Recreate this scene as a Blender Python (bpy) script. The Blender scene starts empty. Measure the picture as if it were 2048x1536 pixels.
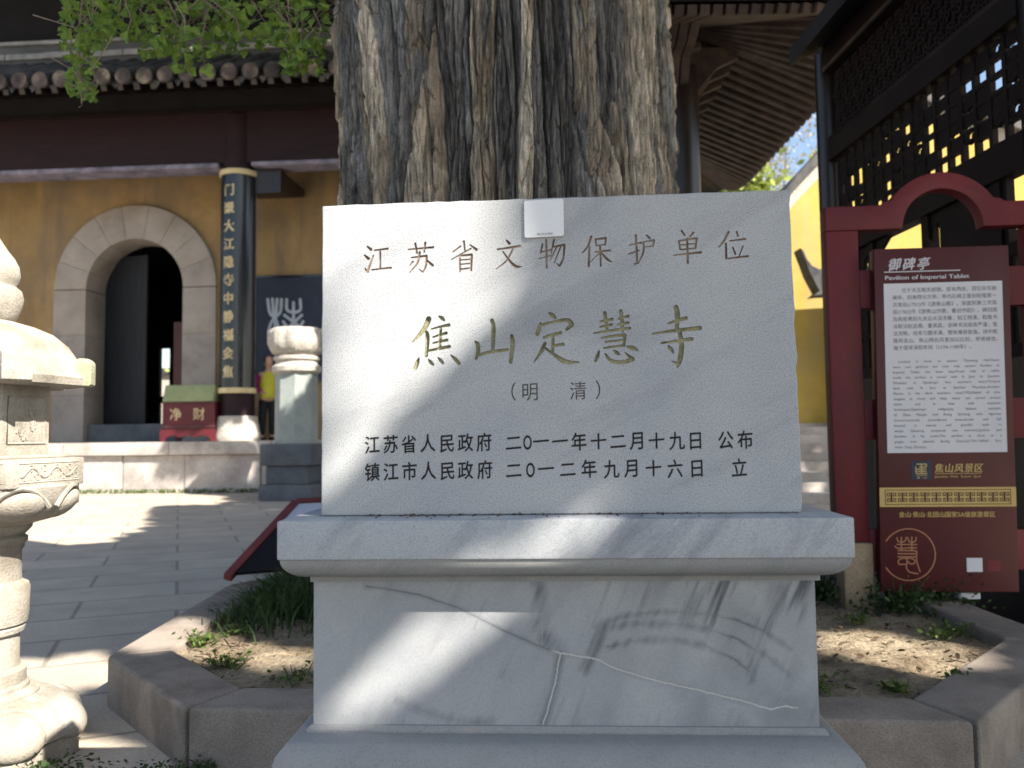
import bpy, bmesh, math, random
import numpy as np
from mathutils import Vector, Matrix
random.seed(7); rng = np.random.default_rng(7)
R = math.radians
SC = bpy.context.scene
COL = SC.collection
# ------------------------------------------------------------------ camera, sky, sun, exposure
UNIT = 0.75                       # everything below is laid out in survey units of 0.75 m
PITCH = math.atan(102 / 1650.0); ROLL = R(0.7)
cd = bpy.data.cameras.new('camera'); cam = bpy.data.objects.new('camera', cd); COL.objects.link(cam)
f_ = Vector((0, math.cos(PITCH), math.sin(PITCH))); r_ = Vector((1, 0, 0)); u_ = r_.cross(f_)
r2 = r_ * math.cos(ROLL) - u_ * math.sin(ROLL); u2 = u_ * math.cos(ROLL) + r_ * math.sin(ROLL)
cam.matrix_world = Matrix(((r2.x, u2.x, -f_.x, 0), (r2.y, u2.y, -f_.y, 0), (r2.z, u2.z, -f_.z, 1.35 * UNIT), (0, 0, 0, 1)))
cd.sensor_width = 36; cd.lens = 36 * 1650 / 2048; cd.clip_end = 2000; cd.clip_start = 0.05
cd.dof.use_dof = True; cd.dof.focus_distance = 2.75 * UNIT; cd.dof.aperture_fstop = cd.lens / 1000 / (0.0098 * UNIT)
SC.camera = cam
SUN = Vector((-1.146, 1.061, -1.45)).normalized()      # the way the sunlight travels
w = bpy.data.worlds.new('World'); SC.world = w; w.use_nodes = True
nt = w.node_tree; bg = nt.nodes['Background']; sky = nt.nodes.new('ShaderNodeTexSky'); sky.sky_type = 'NISHITA'; sky.sun_disc = False
sky.sun_elevation = math.asin(-SUN.z); sky.sun_rotation = math.atan2(-SUN.x, -SUN.y); sky.air_density = 1.2; sky.dust_density = 1.5
nt.links.new(sky.outputs[0], bg.inputs[0]); bg.inputs[1].default_value = 0.08
sl = bpy.data.lights.new('sun', 'SUN'); sl.energy = 5.0; sl.angle = R(0.55); sl.color = (1, 0.93, 0.82)
so = bpy.data.objects.new('sun', sl); COL.objects.link(so); so.rotation_euler = SUN.to_track_quat('-Z', 'Y').to_euler()
SC.view_settings.view_transform = 'Standard'; SC.view_settings.look = 'None'; SC.view_settings.exposure = 1.6; SC.view_settings.gamma = 1

# ------------------------------------------------------------------ materials
def nodes(name):
    m = bpy.data.materials.new(name); m.use_nodes = True
    return m, m.node_tree, m.node_tree.nodes['Principled BSDF']
def N(t, kind, **k):
    n = t.nodes.new('ShaderNode' + kind)
    for a, b in k.items(): setattr(n, a, b)
    return n
def noise(t, vec, scale, detail=5, rough=.6, dist=0):
    n = N(t, 'TexNoise'); n.inputs['Scale'].default_value = scale; n.inputs['Detail'].default_value = detail
    n.inputs['Roughness'].default_value = rough; n.inputs['Distortion'].default_value = dist
    t.links.new(vec, n.inputs['Vector']); return n.outputs['Fac']
def coords(t, scale=(1, 1, 1), rot=(0, 0, 0)):
    c = N(t, 'TexCoord'); mp = N(t, 'Mapping'); mp.inputs['Scale'].default_value = scale; mp.inputs['Rotation'].default_value = rot
    t.links.new(c.outputs['Object'], mp.inputs['Vector']); return mp.outputs['Vector']
def ramp(t, fac, stops):
    r = N(t, 'ValToRGB'); e = r.color_ramp.elements
    while len(e) < len(stops): e.new(0.5)
    for i, (p, c) in enumerate(stops): e[i].position = p; e[i].color = (c[0], c[1], c[2], 1)
    t.links.new(fac, r.inputs['Fac']); return r.outputs['Color']
def mix(t, fac, a, b, mode='MIX'):
    n = N(t, 'MixRGB', blend_type=mode)
    for s, v in (('Fac', fac), ('Color1', a), ('Color2', b)):
        if isinstance(v, (int, float)): n.inputs[s].default_value = v
        elif isinstance(v, tuple): n.inputs[s].default_value = (v[0], v[1], v[2], 1)
        else: t.links.new(v, n.inputs[s])
    return n.outputs['Color']
def bump(t, h, strength, dist=.01, prev=None):
    b = N(t, 'Bump'); b.inputs['Strength'].default_value = strength; b.inputs['Distance'].default_value = dist
    t.links.new(h, b.inputs['Height'])
    if prev: t.links.new(prev, b.inputs['Normal'])
    return b.outputs['Normal']
def mat(name, cols, scale=4, stretch=(1, 1, 1), rot=(0, 0, 0), rough=.75, bmp=.3, bscale=60, bdist=.01, spec=.3, fine=.2, dirt=None, dscale=1.5, metal=0, streak=0):
    m, t, b = nodes(name); v = coords(t, stretch, rot); v0 = coords(t)
    n = len(cols)
    c = ramp(t, noise(t, v, scale, 6), [(.32 + .36 * i / max(1, n - 1), k) for i, k in enumerate(cols)])
    fz = ramp(t, noise(t, v0, bscale, 4, .7), [(.3, (1 - fine,) * 3), (.7, (1 + fine * .4,) * 3)])
    c = mix(t, 1.0, c, fz, 'MULTIPLY')
    if streak:
        vs = coords(t, (1, 1, .12)); c = mix(t, ramp(t, noise(t, vs, 2.2, 8, .7), [(.46, (0, 0, 0)), (.66, (streak,) * 3)]), c, dirt)
        c = mix(t, 1, c, ramp(t, noise(t, v0, .9, 8, .65), [(.3, (.80, .80, .82)), (.7, (1.12, 1.1, 1.05))]), 'MULTIPLY')
    if dirt:
        c = mix(t, ramp(t, noise(t, v0, dscale, 8, .65), [(.5, (0, 0, 0)), (.72, (.8, .8, .8))]), c, dirt)
    t.links.new(c, b.inputs['Base Color']); b.inputs['Roughness'].default_value = rough
    b.inputs['Specular IOR Level'].default_value = spec; b.inputs['Metallic'].default_value = metal
    if bmp: t.links.new(bump(t, noise(t, v0, bscale, 6, .65), bmp, bdist), b.inputs['Normal'])
    return m
def marble(name, base, vein, angle, vscale=3.0, vamt=.6, speck=.35, veins_attr=False, brown=0.25):
    m, t, b = nodes(name); v0 = coords(t)
    vs = coords(t, (1.0, 1.0, 9.0), (0, 0, 0)); mp = vs.node
    # streaks run up to the right: turn the pattern round the axis that faces out of the stone
    mp.vector_type = 'TEXTURE'; mp.inputs['Rotation'].default_value = (0, -angle, 0); mp.inputs['Scale'].default_value = (1.0, 1.0, 0.2)
    st = ramp(t, noise(t, vs, vscale, 7, .6, .6), [(.50, (0, 0, 0)), (.60, (.55,) * 3), (.72, (1,) * 3)])
    big = ramp(t, noise(t, v0, 2.2, 4), [(.38, (.1,) * 3), (.66, (1,) * 3)])
    fac = mix(t, 1.0, st, big, 'MULTIPLY'); fac = mix(t, 1.0, fac, (vamt,) * 3, 'MULTIPLY')
    c = mix(t, fac, base, vein)
    cloud = ramp(t, noise(t, v0, 3.1, 5), [(.3, (.86, .87, .9)), (.7, (1.04, 1.03, 1.0))]); c = mix(t, 1.0, c, cloud, 'MULTIPLY')
    sp = ramp(t, noise(t, v0, 380, 2, .6), [(.32, (1 - speck,) * 3), (.47, (1, 1, 1)), (.56, (1, 1, 1)), (.70, (1 + speck * .45,) * 3)]); c = mix(t, 1.0, c, sp, 'MULTIPLY')
    sp2 = ramp(t, noise(t, v0, 160, 3, .6), [(.30, (.8, .8, .81)), (.5, (1, 1, 1))]); c = mix(t, .6, c, sp2, 'MULTIPLY')
    rust = ramp(t, noise(t, v0, 6.5, 9, .72), [(.60, (0, 0, 0)), (.78, (brown,) * 3)]); c = mix(t, rust, c, (.34, .29, .24))
    if veins_attr:
        a = N(t, 'Attribute', attribute_name='vein'); c = mix(t, a.outputs['Fac'], c, (.055, .06, .072))
        a2 = N(t, 'Attribute', attribute_name='fill'); c = mix(t, a2.outputs['Fac'], c, (.62, .61, .58))
    t.links.new(c, b.inputs['Base Color']); b.inputs['Roughness'].default_value = .62; b.inputs['Specular IOR Level'].default_value = .3
    nb = bump(t, noise(t, v0, 420, 3, .6), .22, .002); nb = bump(t, noise(t, v0, 40, 4), .04, .004, nb)
    t.links.new(nb, b.inputs['Normal']); return m
MAT = {}
MAT['slab'] = marble('slab_marble', (.405, .415, .43), (.19, .20, .22), R(27), 1.7, .55, .62)
MAT['cap'] = marble('cap_marble', (.40, .415, .44), (.15, .165, .195), R(48), 2.2, .85, .36, brown=.35)
MAT['dado'] = marble('dado_marble', (.375, .385, .40), (.155, .165, .185), R(62), 2.4, .5, .13, True, brown=.3)
MAT['moulding'] = marble('moulding_marble', (.30, .30, .298), (.16, .165, .175), R(40), 3.0, .6, .28, brown=.7)
MAT['base'] = marble('base_marble', (.29, .29, .29), (.17, .17, .18), R(35), 3.0, .5, .3, brown=.95)
MAT['green_paint'] = mat('old_green_paint', [(.17, .165, .09), (.33, .315, .18), (.40, .38, .25)], 30, rough=.9, bmp=.4, bscale=200)
MAT['brown_paint'] = mat('worn_brown_paint', [(.10, .06, .045), (.24, .155, .11), (.38, .31, .26)], 28, rough=.9, bmp=.3, bscale=200)
MAT['grey_paint'] = mat('faded_grey_paint', [(.05, .045, .035), (.13, .12, .095)], 40, rough=.9)
MAT['black_paint'] = mat('black_letter_paint', [(.006, .006, .007), (.014, .014, .016)], 30, rough=.7)
MAT['white_card'] = mat('white_card', [(.66, .66, .68), (.72, .72, .73)], 4, rough=.4, bmp=0, fine=.04)
MAT['lantern'] = mat('lantern_granite', [(.24, .215, .18), (.36, .33, .285), (.41, .38, .335)], 5, rough=.85, bmp=.5, bscale=90, fine=.25, dirt=(.22, .17, .12), dscale=3)
MAT['lantern_moss'] = mat('lantern_lichen_stone', [(.30, .31, .18), (.50, .47, .38)], 9, rough=.9, bmp=.5, bscale=90, fine=.3)
MAT['kerb'] = mat('kerb_granite', [(.215, .175, .145), (.31, .26, .22), (.36, .305, .26)], 3, rough=.85, bmp=.55, bscale=130, fine=.35, dirt=(.13, .115, .10), dscale=2.2)
MAT['soil'] = mat('bare_soil', [(.23, .17, .11), (.35, .28, .19), (.42, .345, .245)], 3, rough=.95, bmp=1.0, bscale=35, bdist=.03, fine=.45, dirt=(.10, .07, .045), dscale=2.5)
MAT['yellow'] = mat('yellow_limewash', [(.26, .175, .08), (.33, .225, .105), (.36, .25, .125)], .7, rough=.9, bmp=.15, bscale=30, fine=.1, dirt=(.19, .145, .10), dscale=.5, streak=.75)
MAT['bright_yellow'] = mat('bright_yellow_limewash', [(.40, .29, .065), (.46, .34, .085)], .5, rough=.9, bmp=.12, bscale=30, fine=.08, dirt=(.36, .29, .15), dscale=.4, streak=.6)
MAT['arch'] = mat('arch_limestone', [(.23, .205, .185), (.31, .28, .255), (.36, .325, .295)], 1.2, rough=.85, bmp=.3, bscale=40, fine=.2, dirt=(.27, .22, .18), dscale=.9)
MAT['plinth'] = mat('plinth_stone', [(.30, .27, .25), (.45, .41, .38), (.50, .46, .42)], 1.3, rough=.9, bmp=.3, bscale=25, fine=.25, dirt=(.22, .18, .17), dscale=.8)
MAT['plinth_dark'] = mat('dark_plinth_stone', [(.075, .085, .10), (.14, .15, .16)], 1.3, rough=.9, bmp=.3, bscale=25, fine=.25)
MAT['pillar'] = mat('greenish_pillar_stone', [(.22, .25, .24), (.34, .37, .35)], 1.6, rough=.85, bmp=.3, bscale=30, fine=.2)
MAT['pale_stone'] = mat('pale_stone', [(.40, .37, .33), (.55, .51, .45)], 6, rough=.9, bmp=.6, bscale=22, bdist=.05, fine=.35)
MAT['tile'] = mat('grey_roof_tile', [(.03, .03, .033), (.075, .075, .08), (.13, .12, .115)], 2.2, rough=.9, bmp=.3, bscale=30, fine=.3)
MAT['tile_end'] = mat('weathered_tile_end', [(.025, .024, .026), (.085, .07, .066), (.30, .25, .20)], 2.0, rough=.9, bmp=.3, bscale=30, fine=.3)
MAT['ridge'] = mat('ridge_plaster', [(.07, .075, .08), (.13, .135, .14)], 1.2, (1, 1, 3), rough=.9, fine=.2)
MAT['ridge_line'] = mat('ridge_moulding', [(.22, .22, .22), (.46, .45, .43)], 2, rough=.9, fine=.3)
MAT['beam'] = mat('dark_red_beam', [(.014, .007, .010), (.026, .011, .014)], 2, (1, 1, 6), rough=.6, bmp=.1, fine=.2, spec=.2)
MAT['beam_edge'] = mat('lilac_beam_edge', [(.10, .095, .14), (.27, .25, .33)], 3, rough=.6, fine=.2)
MAT['dark_wood'] = mat('dark_brown_wood', [(.009, .006, .006), (.022, .014, .013)], 3, (1, 1, .3), rough=.33, bmp=.08, bscale=50, fine=.25, spec=.45)
MAT['lattice_wood'] = mat('lattice_brown_wood', [(.007, .0042, .004), (.016, .009, .008)], 3, rough=.6, spec=.15, bmp=.1, bscale=50, fine=.25)
MAT['rafter'] = mat('weathered_rafter_wood', [(.020, .013, .012), (.046, .031, .027), (.080, .055, .046)], 3, rough=.7, bmp=.2, bscale=40, fine=.3)
MAT['blue_black'] = mat('glossy_black_lacquer', [(.008, .011, .016), (.014, .018, .027)], 3, rough=.22, bmp=.02, fine=.1, spec=.6)
MAT['gold'] = mat('gold_leaf', [(.50, .40, .21), (.66, .56, .34)], 5, rough=.5, fine=.15)
MAT['door'] = mat('slate_door', [(.010, .012, .016), (.020, .023, .028)], 2, (4, 1, .5), rough=.5, fine=.2)
MAT['door_red'] = mat('maroon_door', [(.06, .022, .024), (.10, .04, .04)], 2, (4, 1, .5), rough=.5, fine=.2)
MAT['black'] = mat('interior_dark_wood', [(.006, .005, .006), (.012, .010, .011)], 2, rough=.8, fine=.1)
MAT['navy'] = mat('navy_board', [(.018, .026, .05), (.028, .038, .066)], 2, rough=.5, fine=.1)
MAT['pale_ink'] = mat('pale_blue_ink', [(.36, .42, .50), (.48, .54, .60)], 5, rough=.7, fine=.1)
MAT['box_red'] = mat('merit_box_red', [(.075, .011, .016), (.115, .016, .022)], 4, rough=.4, fine=.15)
MAT['box_green'] = mat('pale_green_cloth', [(.23, .27, .14), (.30, .34, .19)], 4, rough=.9, fine=.15)
MAT['sign_red'] = mat('sign_frame_red_paint', [(.085, .008, .014), (.125, .011, .018), (.15, .016, .023)], 2.2, (1, 1, .4), rough=.5, bmp=.12, bscale=70, fine=.15, dirt=(.075, .012, .016), dscale=2)
MAT['sign_panel'] = mat('sign_panel_maroon', [(.062, .011, .013), (.080, .014, .016)], 1.4, rough=.36, bmp=.05, bscale=160, fine=.06)
MAT['sign_white'] = mat('sign_white_print', [(.56, .56, .61), (.60, .60, .64)], 1.5, rough=.45, bmp=0, fine=.03)
MAT['sign_text'] = mat('sign_grey_print', [(.10, .10, .11), (.13, .13, .14)], 2, rough=.6, bmp=0, fine=.02)
MAT['sign_gold'] = mat('sign_gold_print', [(.46, .33, .11), (.55, .40, .15)], 2, rough=.4, bmp=0, fine=.05)
MAT['sign_copper'] = mat('sign_copper_print', [(.32, .14, .075), (.38, .17, .09)], 2, rough=.5, bmp=0, fine=.05)
MAT['concrete'] = mat('concrete_footing', [(.24, .18, .12), (.36, .28, .19)], 4, rough=.9, bmp=.4, bscale=60, fine=.3)
MAT['board_red'] = mat('red_board_frame', [(.16, .03, .032), (.24, .05, .045)], 4, rough=.5, fine=.2)
MAT['skin'] = mat('skin', [(.42, .26, .18), (.46, .29, .21)], 5, rough=.6, bmp=0, fine=.05)
MAT['hair'] = mat('black_hair', [(.008, .007, .007), (.016, .014, .013)], 10, rough=.5, fine=.2)
MAT['vest'] = mat('yellow_green_vest', [(.42, .40, .035), (.52, .50, .06)], 5, rough=.8, fine=.15)
MAT['magenta'] = mat('magenta_sleeve', [(.20, .015, .10), (.27, .025, .13)], 5, rough=.8, fine=.15)
MAT['trousers'] = mat('black_trousers', [(.008, .009, .012), (.016, .017, .022)], 5, rough=.9, fine=.15)
MAT['hill'] = mat('hillside_scrub', [(.10, .13, .05), (.26, .25, .13)], .3, rough=1, bmp=.3, bscale=3, fine=.3)
MAT['branch'] = mat('grey_branch_bark', [(.12, .09, .07), (.26, .22, .18)], 8, (1, 1, .3), rough=.9, bmp=.4, bscale=60, fine=.3)
def leafmat(name, a, b, trans=.25):
    m, t, p = nodes(name); v = coords(t); c = mix(t, .5, ramp(t, noise(t, v, 5, 3), [(.35, a), (.65, b)]), ramp(t, noise(t, v, 31, 1), [(.35, a), (.65, b)]))
    t.links.new(c, p.inputs['Base Color']); p.inputs['Roughness'].default_value = .55; p.inputs['Specular IOR Level'].default_value = .25
    tr = N(t, 'BsdfTranslucent'); t.links.new(c, tr.inputs['Color']); mx = N(t, 'MixShader'); mx.inputs[0].default_value = trans
    t.links.new(p.outputs[0], mx.inputs[1]); t.links.new(tr.outputs[0], mx.inputs[2])
    t.links.new(mx.outputs[0], t.nodes['Material Output'].inputs[0]); return m
MAT['leaf'] = leafmat('ginkgo_leaf', (.045, .095, .014), (.18, .27, .045), .4)
MAT['crown_leaf'] = leafmat('crown_leaf', (.06, .10, .025), (.10, .15, .04), .12)  # for the unseen leaves added to block the sun
MAT['weed'] = leafmat('weed_leaf', (.05, .085, .02), (.11, .155, .04))
MAT['dark_grass'] = leafmat('dark_grass', (.025, .05, .016), (.06, .095, .03))
MAT['far_green'] = leafmat('far_tree_leaf', (.20, .26, .06), (.36, .40, .11))
MAT['far_brown'] = leafmat('far_bare_twigs', (.26, .22, .17), (.42, .37, .30))
MAT['litter'] = mat('dry_litter', [(.04, .026, .015), (.12, .08, .045)], 60, rough=.9, fine=.2)

def paving():
    m, t, b = nodes('flagstone_paving'); v = coords(t, (1, 1, 1), (0, 0, R(-22)))
    br = N(t, 'TexBrick'); t.links.new(v, br.inputs['Vector']); br.inputs['Scale'].default_value = .42
    br.inputs['Color1'].default_value = (.43, .375, .31, 1); br.inputs['Color2'].default_value = (.50, .435, .36, 1); br.inputs['Mortar'].default_value = (.27, .235, .195, 1)
    br.inputs['Mortar Size'].default_value = .008; br.inputs['Mortar Smooth'].default_value = .4; br.inputs['Brick Width'].default_value = .62; br.inputs['Row Height'].default_value = .30
    c = mix(t, .7, br.outputs['Color'], ramp(t, noise(t, v, 1.7, 7, .65), [(.3, (.72, .71, .70)), (.7, (1.12, 1.1, 1.06))]), 'MULTIPLY')
    c = mix(t, 1, c, ramp(t, noise(t, v, 55, 5, .7), [(.3, (.75, .75, .75)), (.7, (1.1, 1.1, 1.1))]), 'MULTIPLY')
    t.links.new(c, b.inputs['Base Color']); b.inputs['Roughness'].default_value = .85
    nb = bump(t, br.outputs['Fac'], -.5, .01); nb = bump(t, noise(t, v, 30, 6), .35, .012, nb); t.links.new(nb, b.inputs['Normal']); return m
MAT['paving'] = paving()
def barkmat():
    m, t, b = nodes('ginkgo_bark'); a = N(t, 'Attribute', attribute_name='tone'); v = coords(t, (1, 1, .12)); v0 = coords(t)
    c = mix(t, 1, a.outputs['Color'], ramp(t, noise(t, v, 70, 5, .7), [(.32, (.30, .30, .31)), (.46, (.9, .9, .9)), (.56, (1.1, 1.1, 1.08)), (.72, (1.75, 1.68, 1.6))]), 'MULTIPLY')
    c = mix(t, 1, c, ramp(t, noise(t, v0, 130, 4, .7), [(.3, (.6, .6, .6)), (.6, (1.1, 1.1, 1.1))]), 'MULTIPLY')
    v3 = coords(t, (1, 1, .06)); c = mix(t, 1, c, ramp(t, noise(t, v3, 26, 5, .65, .4), [(.36, (.45, .45, .46)), (.46, (1, 1, 1)), (.66, (1.25, 1.22, 1.18))]), 'MULTIPLY')
    li = ramp(t, noise(t, v0, 5, 8, .7), [(.56, (0, 0, 0)), (.68, (.4, .4, .4))]); c = mix(t, li, c, (.20, .22, .21))
    t.links.new(c, b.inputs['Base Color']); b.inputs['Roughness'].default_value = .92; b.inputs['Specular IOR Level'].default_value = .15
    nb = bump(t, noise(t, v, 60, 6, .7), 1.0, .03); nb = bump(t, noise(t, v0, 150, 4), .5, .008, nb); t.links.new(nb, b.inputs['Normal']); return m
MAT['bark'] = barkmat()

# ------------------------------------------------------------------ mesh helpers
class MB:
    def __init__(s): s.v = []; s.f = []
    def add(s, vs, fs):
        o = len(s.v); s.v += [tuple(p) for p in vs]; s.f += [tuple(i + o for i in q) for q in fs]; return s
    def box(s, x0, x1, y0, y1, z0, z1):
        return s.add([(x0, y0, z0), (x1, y0, z0), (x1, y1, z0), (x0, y1, z0), (x0, y0, z1), (x1, y0, z1), (x1, y1, z1), (x0, y1, z1)],
                     [(0, 3, 2, 1), (4, 5, 6, 7), (0, 1, 5, 4), (1, 2, 6, 5), (2, 3, 7, 6), (3, 0, 4, 7)])
    def bar(s, a, b, wd, ht, up=(0, 0, 1)):
        a = Vector(a); b = Vector(b); d = (b - a).normalized(); u = Vector(up)
        if abs(d.dot(u)) > .98: u = Vector((1, 0, 0))
        x = d.cross(u).normalized(); y = x.cross(d).normalized(); vs = []
        for p in (a, b):
            for i, j in ((-1, -1), (1, -1), (1, 1), (-1, 1)): vs.append(p + x * i * wd / 2 + y * j * ht / 2)
        return s.add(vs, [(0, 1, 2, 3), (7, 6, 5, 4), (0, 4, 5, 1), (1, 5, 6, 2), (2, 6, 7, 3), (3, 7, 4, 0)])
    def prism(s, poly, a, b, ax='y'):
        n = len(poly)
        if sum(poly[i][0] * poly[(i + 1) % n][1] - poly[(i + 1) % n][0] * poly[i][1] for i in range(n)) < 0: poly = poly[::-1]
        P = {'y': lambda u, v, w: (u, w, v), 'z': lambda u, v, w: (u, v, w), 'x': lambda u, v, w: (w, u, v)}[ax]
        vs = [P(u, v, a) for u, v in poly] + [P(u, v, b) for u, v in poly]
        if (ax == 'y') != (b < a): f0, f1, sd = tuple(range(n)), tuple(range(2 * n - 1, n - 1, -1)), [(i, n + i, n + (i + 1) % n, (i + 1) % n) for i in range(n)]
        else: f0, f1, sd = tuple(range(n - 1, -1, -1)), tuple(range(n, 2 * n)), [(i, (i + 1) % n, n + (i + 1) % n, n + i) for i in range(n)]
        return s.add(vs, [f0, f1] + sd)
    def lathe(s, prof, n=32, c=(0, 0, 0), rot=0, mod=None):
        vs = []
        for k, (r, z) in enumerate(prof):
            for i in range(n):
                a = rot + 2 * math.pi * i / n; rr = r * (mod(a, k) if mod else 1)
                vs.append((c[0] + rr * math.cos(a), c[1] + rr * math.sin(a), c[2] + z))
        fs = [(k * n + i, k * n + (i + 1) % n, (k + 1) * n + (i + 1) % n, (k + 1) * n + i) for k in range(len(prof) - 1) for i in range(n)]
        fs += [tuple(range(n - 1, -1, -1)), tuple((len(prof) - 1) * n + i for i in range(n))]
        return s.add(vs, fs)
    def tube(s, pts, rad, n=8):
        pts = [Vector(p) for p in pts]; vs = []; up = Vector((.3, .2, 1)).normalized()
        if not isinstance(rad, (list, tuple)): rad = [rad] * len(pts)
        for k, p in enumerate(pts):
            d = (pts[min(k + 1, len(pts) - 1)] - pts[max(k - 1, 0)]).normalized(); x = d.cross(up)
            x = x.normalized() if x.length > 1e-4 else Vector((1, 0, 0)); y = d.cross(x)
            for i in range(n):
                a = 2 * math.pi * i / n; vs.append(p + (x * math.cos(a) + y * math.sin(a)) * rad[k])
        fs = [(k * n + i, k * n + (i + 1) % n, (k + 1) * n + (i + 1) % n, (k + 1) * n + i) for k in range(len(pts) - 1) for i in range(n)]
        fs += [tuple(range(n - 1, -1, -1)), tuple((len(pts) - 1) * n + i for i in range(n))]
        return s.add(vs, fs)
    def build(s, name, m, parent=None, bevel=0, smooth=False, segs=2, merge=False):
        me = bpy.data.meshes.new(name); me.from_pydata(s.v, [], s.f)
        if bevel or merge:
            bm = bmesh.new(); bm.from_mesh(me)
            if merge: bmesh.ops.remove_doubles(bm, verts=bm.verts, dist=1e-5)
            bmesh.ops.recalc_face_normals(bm, faces=bm.faces)
            if bevel:
                es = [e for e in bm.edges if len(e.link_faces) == 2 and e.calc_face_angle(0) > .45]
                bmesh.ops.bevel(bm, geom=es, offset=bevel, segments=segs, profile=.6, affect='EDGES', clamp_overlap=True)
            bm.to_mesh(me); bm.free()
        if smooth:
            for p in me.polygons: p.use_smooth = True
            try: me.set_sharp_from_angle(angle=R(38))
            except Exception: pass
        return link(name, me, m, parent)
def link(name, me, m, parent=None):
    me.materials.clear()
    for k in (m if isinstance(m, list) else [m]): me.materials.append(MAT[k])
    o = bpy.data.objects.new(name, me); COL.objects.link(o)
    if parent: o.parent = parent
    return o
def tag(o, label=None, cat=None, group=None, kind=None):
    for k, v in (('label', label), ('category', cat), ('group', group), ('kind', kind)):
        if v: o[k] = v
    return o
def thing(name, label, cat, loc=(0, 0, 0), rz=0, group=None):
    o = bpy.data.objects.new(name, None); COL.objects.link(o); o.location = loc; o.rotation_euler = (0, 0, rz); o.empty_display_size = .1
    return tag(o, label, cat, group)
def struct(o): return tag(o, kind='structure')
def copy_tree(o, parent=None):
    c = o.copy(); COL.objects.link(c); c.parent = parent
    for ch in list(o.children): copy_tree(ch, c)
    return c
def smoothpts(pts, k=4):
    if len(pts) < 3: return [tuple(p) for p in pts]
    P = [np.array(p, float) for p in pts]; P = [2 * P[0] - P[1]] + P + [2 * P[-1] - P[-2]]; out = []
    for i in range(1, len(P) - 2):
        for j in range(k):
            t = j / k; a, b, c, d = P[i - 1:i + 3]
            out.append(.5 * ((2 * b) + (-a + c) * t + (2 * a - 5 * b + 4 * c - d) * t * t + (-a + 3 * b - 3 * c + d) * t ** 3))
    out.append(P[-2]); return [tuple(q) for q in out]
def split_corners(st):
    out = [[st[0]]]
    for i in range(1, len(st)):
        out[-1].append(st[i])
        if i < len(st) - 1:
            a = np.array(st[i][:2], float) - st[i - 1][:2]; b = np.array(st[i + 1][:2], float) - st[i][:2]
            if a @ b < .45 * np.linalg.norm(a) * np.linalg.norm(b): out.append([st[i]])
    return out
def stroke_poly(st, k=4):
    """outline of a brush stroke given as (u, v, width) points"""
    q = smoothpts(st, k); n = len(q); L = []; Rr = []
    for i, (x, y, wd) in enumerate(q):
        a = q[max(0, i - 1)]; b = q[min(n - 1, i + 1)]; dx, dy = b[0] - a[0], b[1] - a[1]; l = math.hypot(dx, dy) or 1
        L.append((x - dy / l * wd / 2, y + dx / l * wd / 2)); Rr.append((x + dy / l * wd / 2, y - dx / l * wd / 2))
    def cap(p, o, wd):
        dx, dy = p[0] - o[0], p[1] - o[1]; l = math.hypot(dx, dy) or 1; dx /= l; dy /= l
        return [(p[0] + wd / 2 * (dx * math.sin(t) * .8 - dy * math.cos(t)), p[1] + wd / 2 * (dy * math.sin(t) * .8 + dx * math.cos(t))) for t in (math.pi * .25, math.pi * .5, math.pi * .75)]
    return L + cap(q[-1], q[-2], q[-1][2]) + Rr[::-1] + cap(q[0], q[1], q[0][2])
_glyph = {}
def glyph(ch, bold=0):
    """flat outline mesh of a character or string in the built-in font: (verts, faces, width, height box)"""
    key = (ch, bold)
    if key in _glyph: return _glyph[key]
    cu = bpy.data.curves.new('text', 'FONT'); cu.body = ch; cu.resolution_u = 3; cu.offset = bold
    o = bpy.data.objects.new('text', cu); COL.objects.link(o); bpy.context.view_layer.update()
    me = bpy.data.meshes.new_from_object(o.evaluated_get(bpy.context.evaluated_depsgraph_get()))
    v = [tuple(p.co)[:2] for p in me.vertices]; f = [tuple(p.vertices) for p in me.polygons]
    bpy.data.objects.remove(o); bpy.data.curves.remove(cu); bpy.data.meshes.remove(me)
    if not v: v = [(0, 0)]
    a = np.array(v); _glyph[key] = (a, f, a.min(0), a.max(0)); return _glyph[key]
def put_text(mb, s, x0, x1, zc, h, y, shear=0, em=None, slope=0):
    """set a string between x0 and x1 (None keeps its own width), centred on height zc, on the plane y"""
    a, f, lo, hi = glyph(s); sy = h / (em or (hi[1] - lo[1])); sx = (x1 - x0) / (hi[0] - lo[0]) if x1 is not None else sy
    mid = (lo[1] + hi[1]) / 2 if em is None else .36
    vs = [(x0 + (p[0] - lo[0]) * sx, y, zc + (p[1] - mid) * sy + shear * (p[0] - lo[0]) * sx) for p in a]
    mb.add(vs, f); return x0 + (hi[0] - lo[0]) * sx
def put_char(mb, ch, xc, zc, wd, ht, y, shear=0, bold=0):
    a, f, lo, hi = glyph(ch, bold); box = 1.0 if ord(ch) > 255 else None
    if box: ctr = np.array([.5 * box * 1.0, .36]); sx, sy = wd, ht
    else: ctr = (lo + hi) / 2; sx, sy = wd / (hi[0] - lo[0]), ht / (hi[1] - lo[1])
    if box: ctr = np.array([(lo[0] + hi[0]) / 2, .36 if ch not in '，。、' else .36])
    vs = [(xc + (p[0] - ctr[0]) * sx, y, zc + (p[1] - ctr[1]) * sy + shear * (p[0] - ctr[0]) * sx) for p in a]
    mb.add(vs, f)
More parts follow.
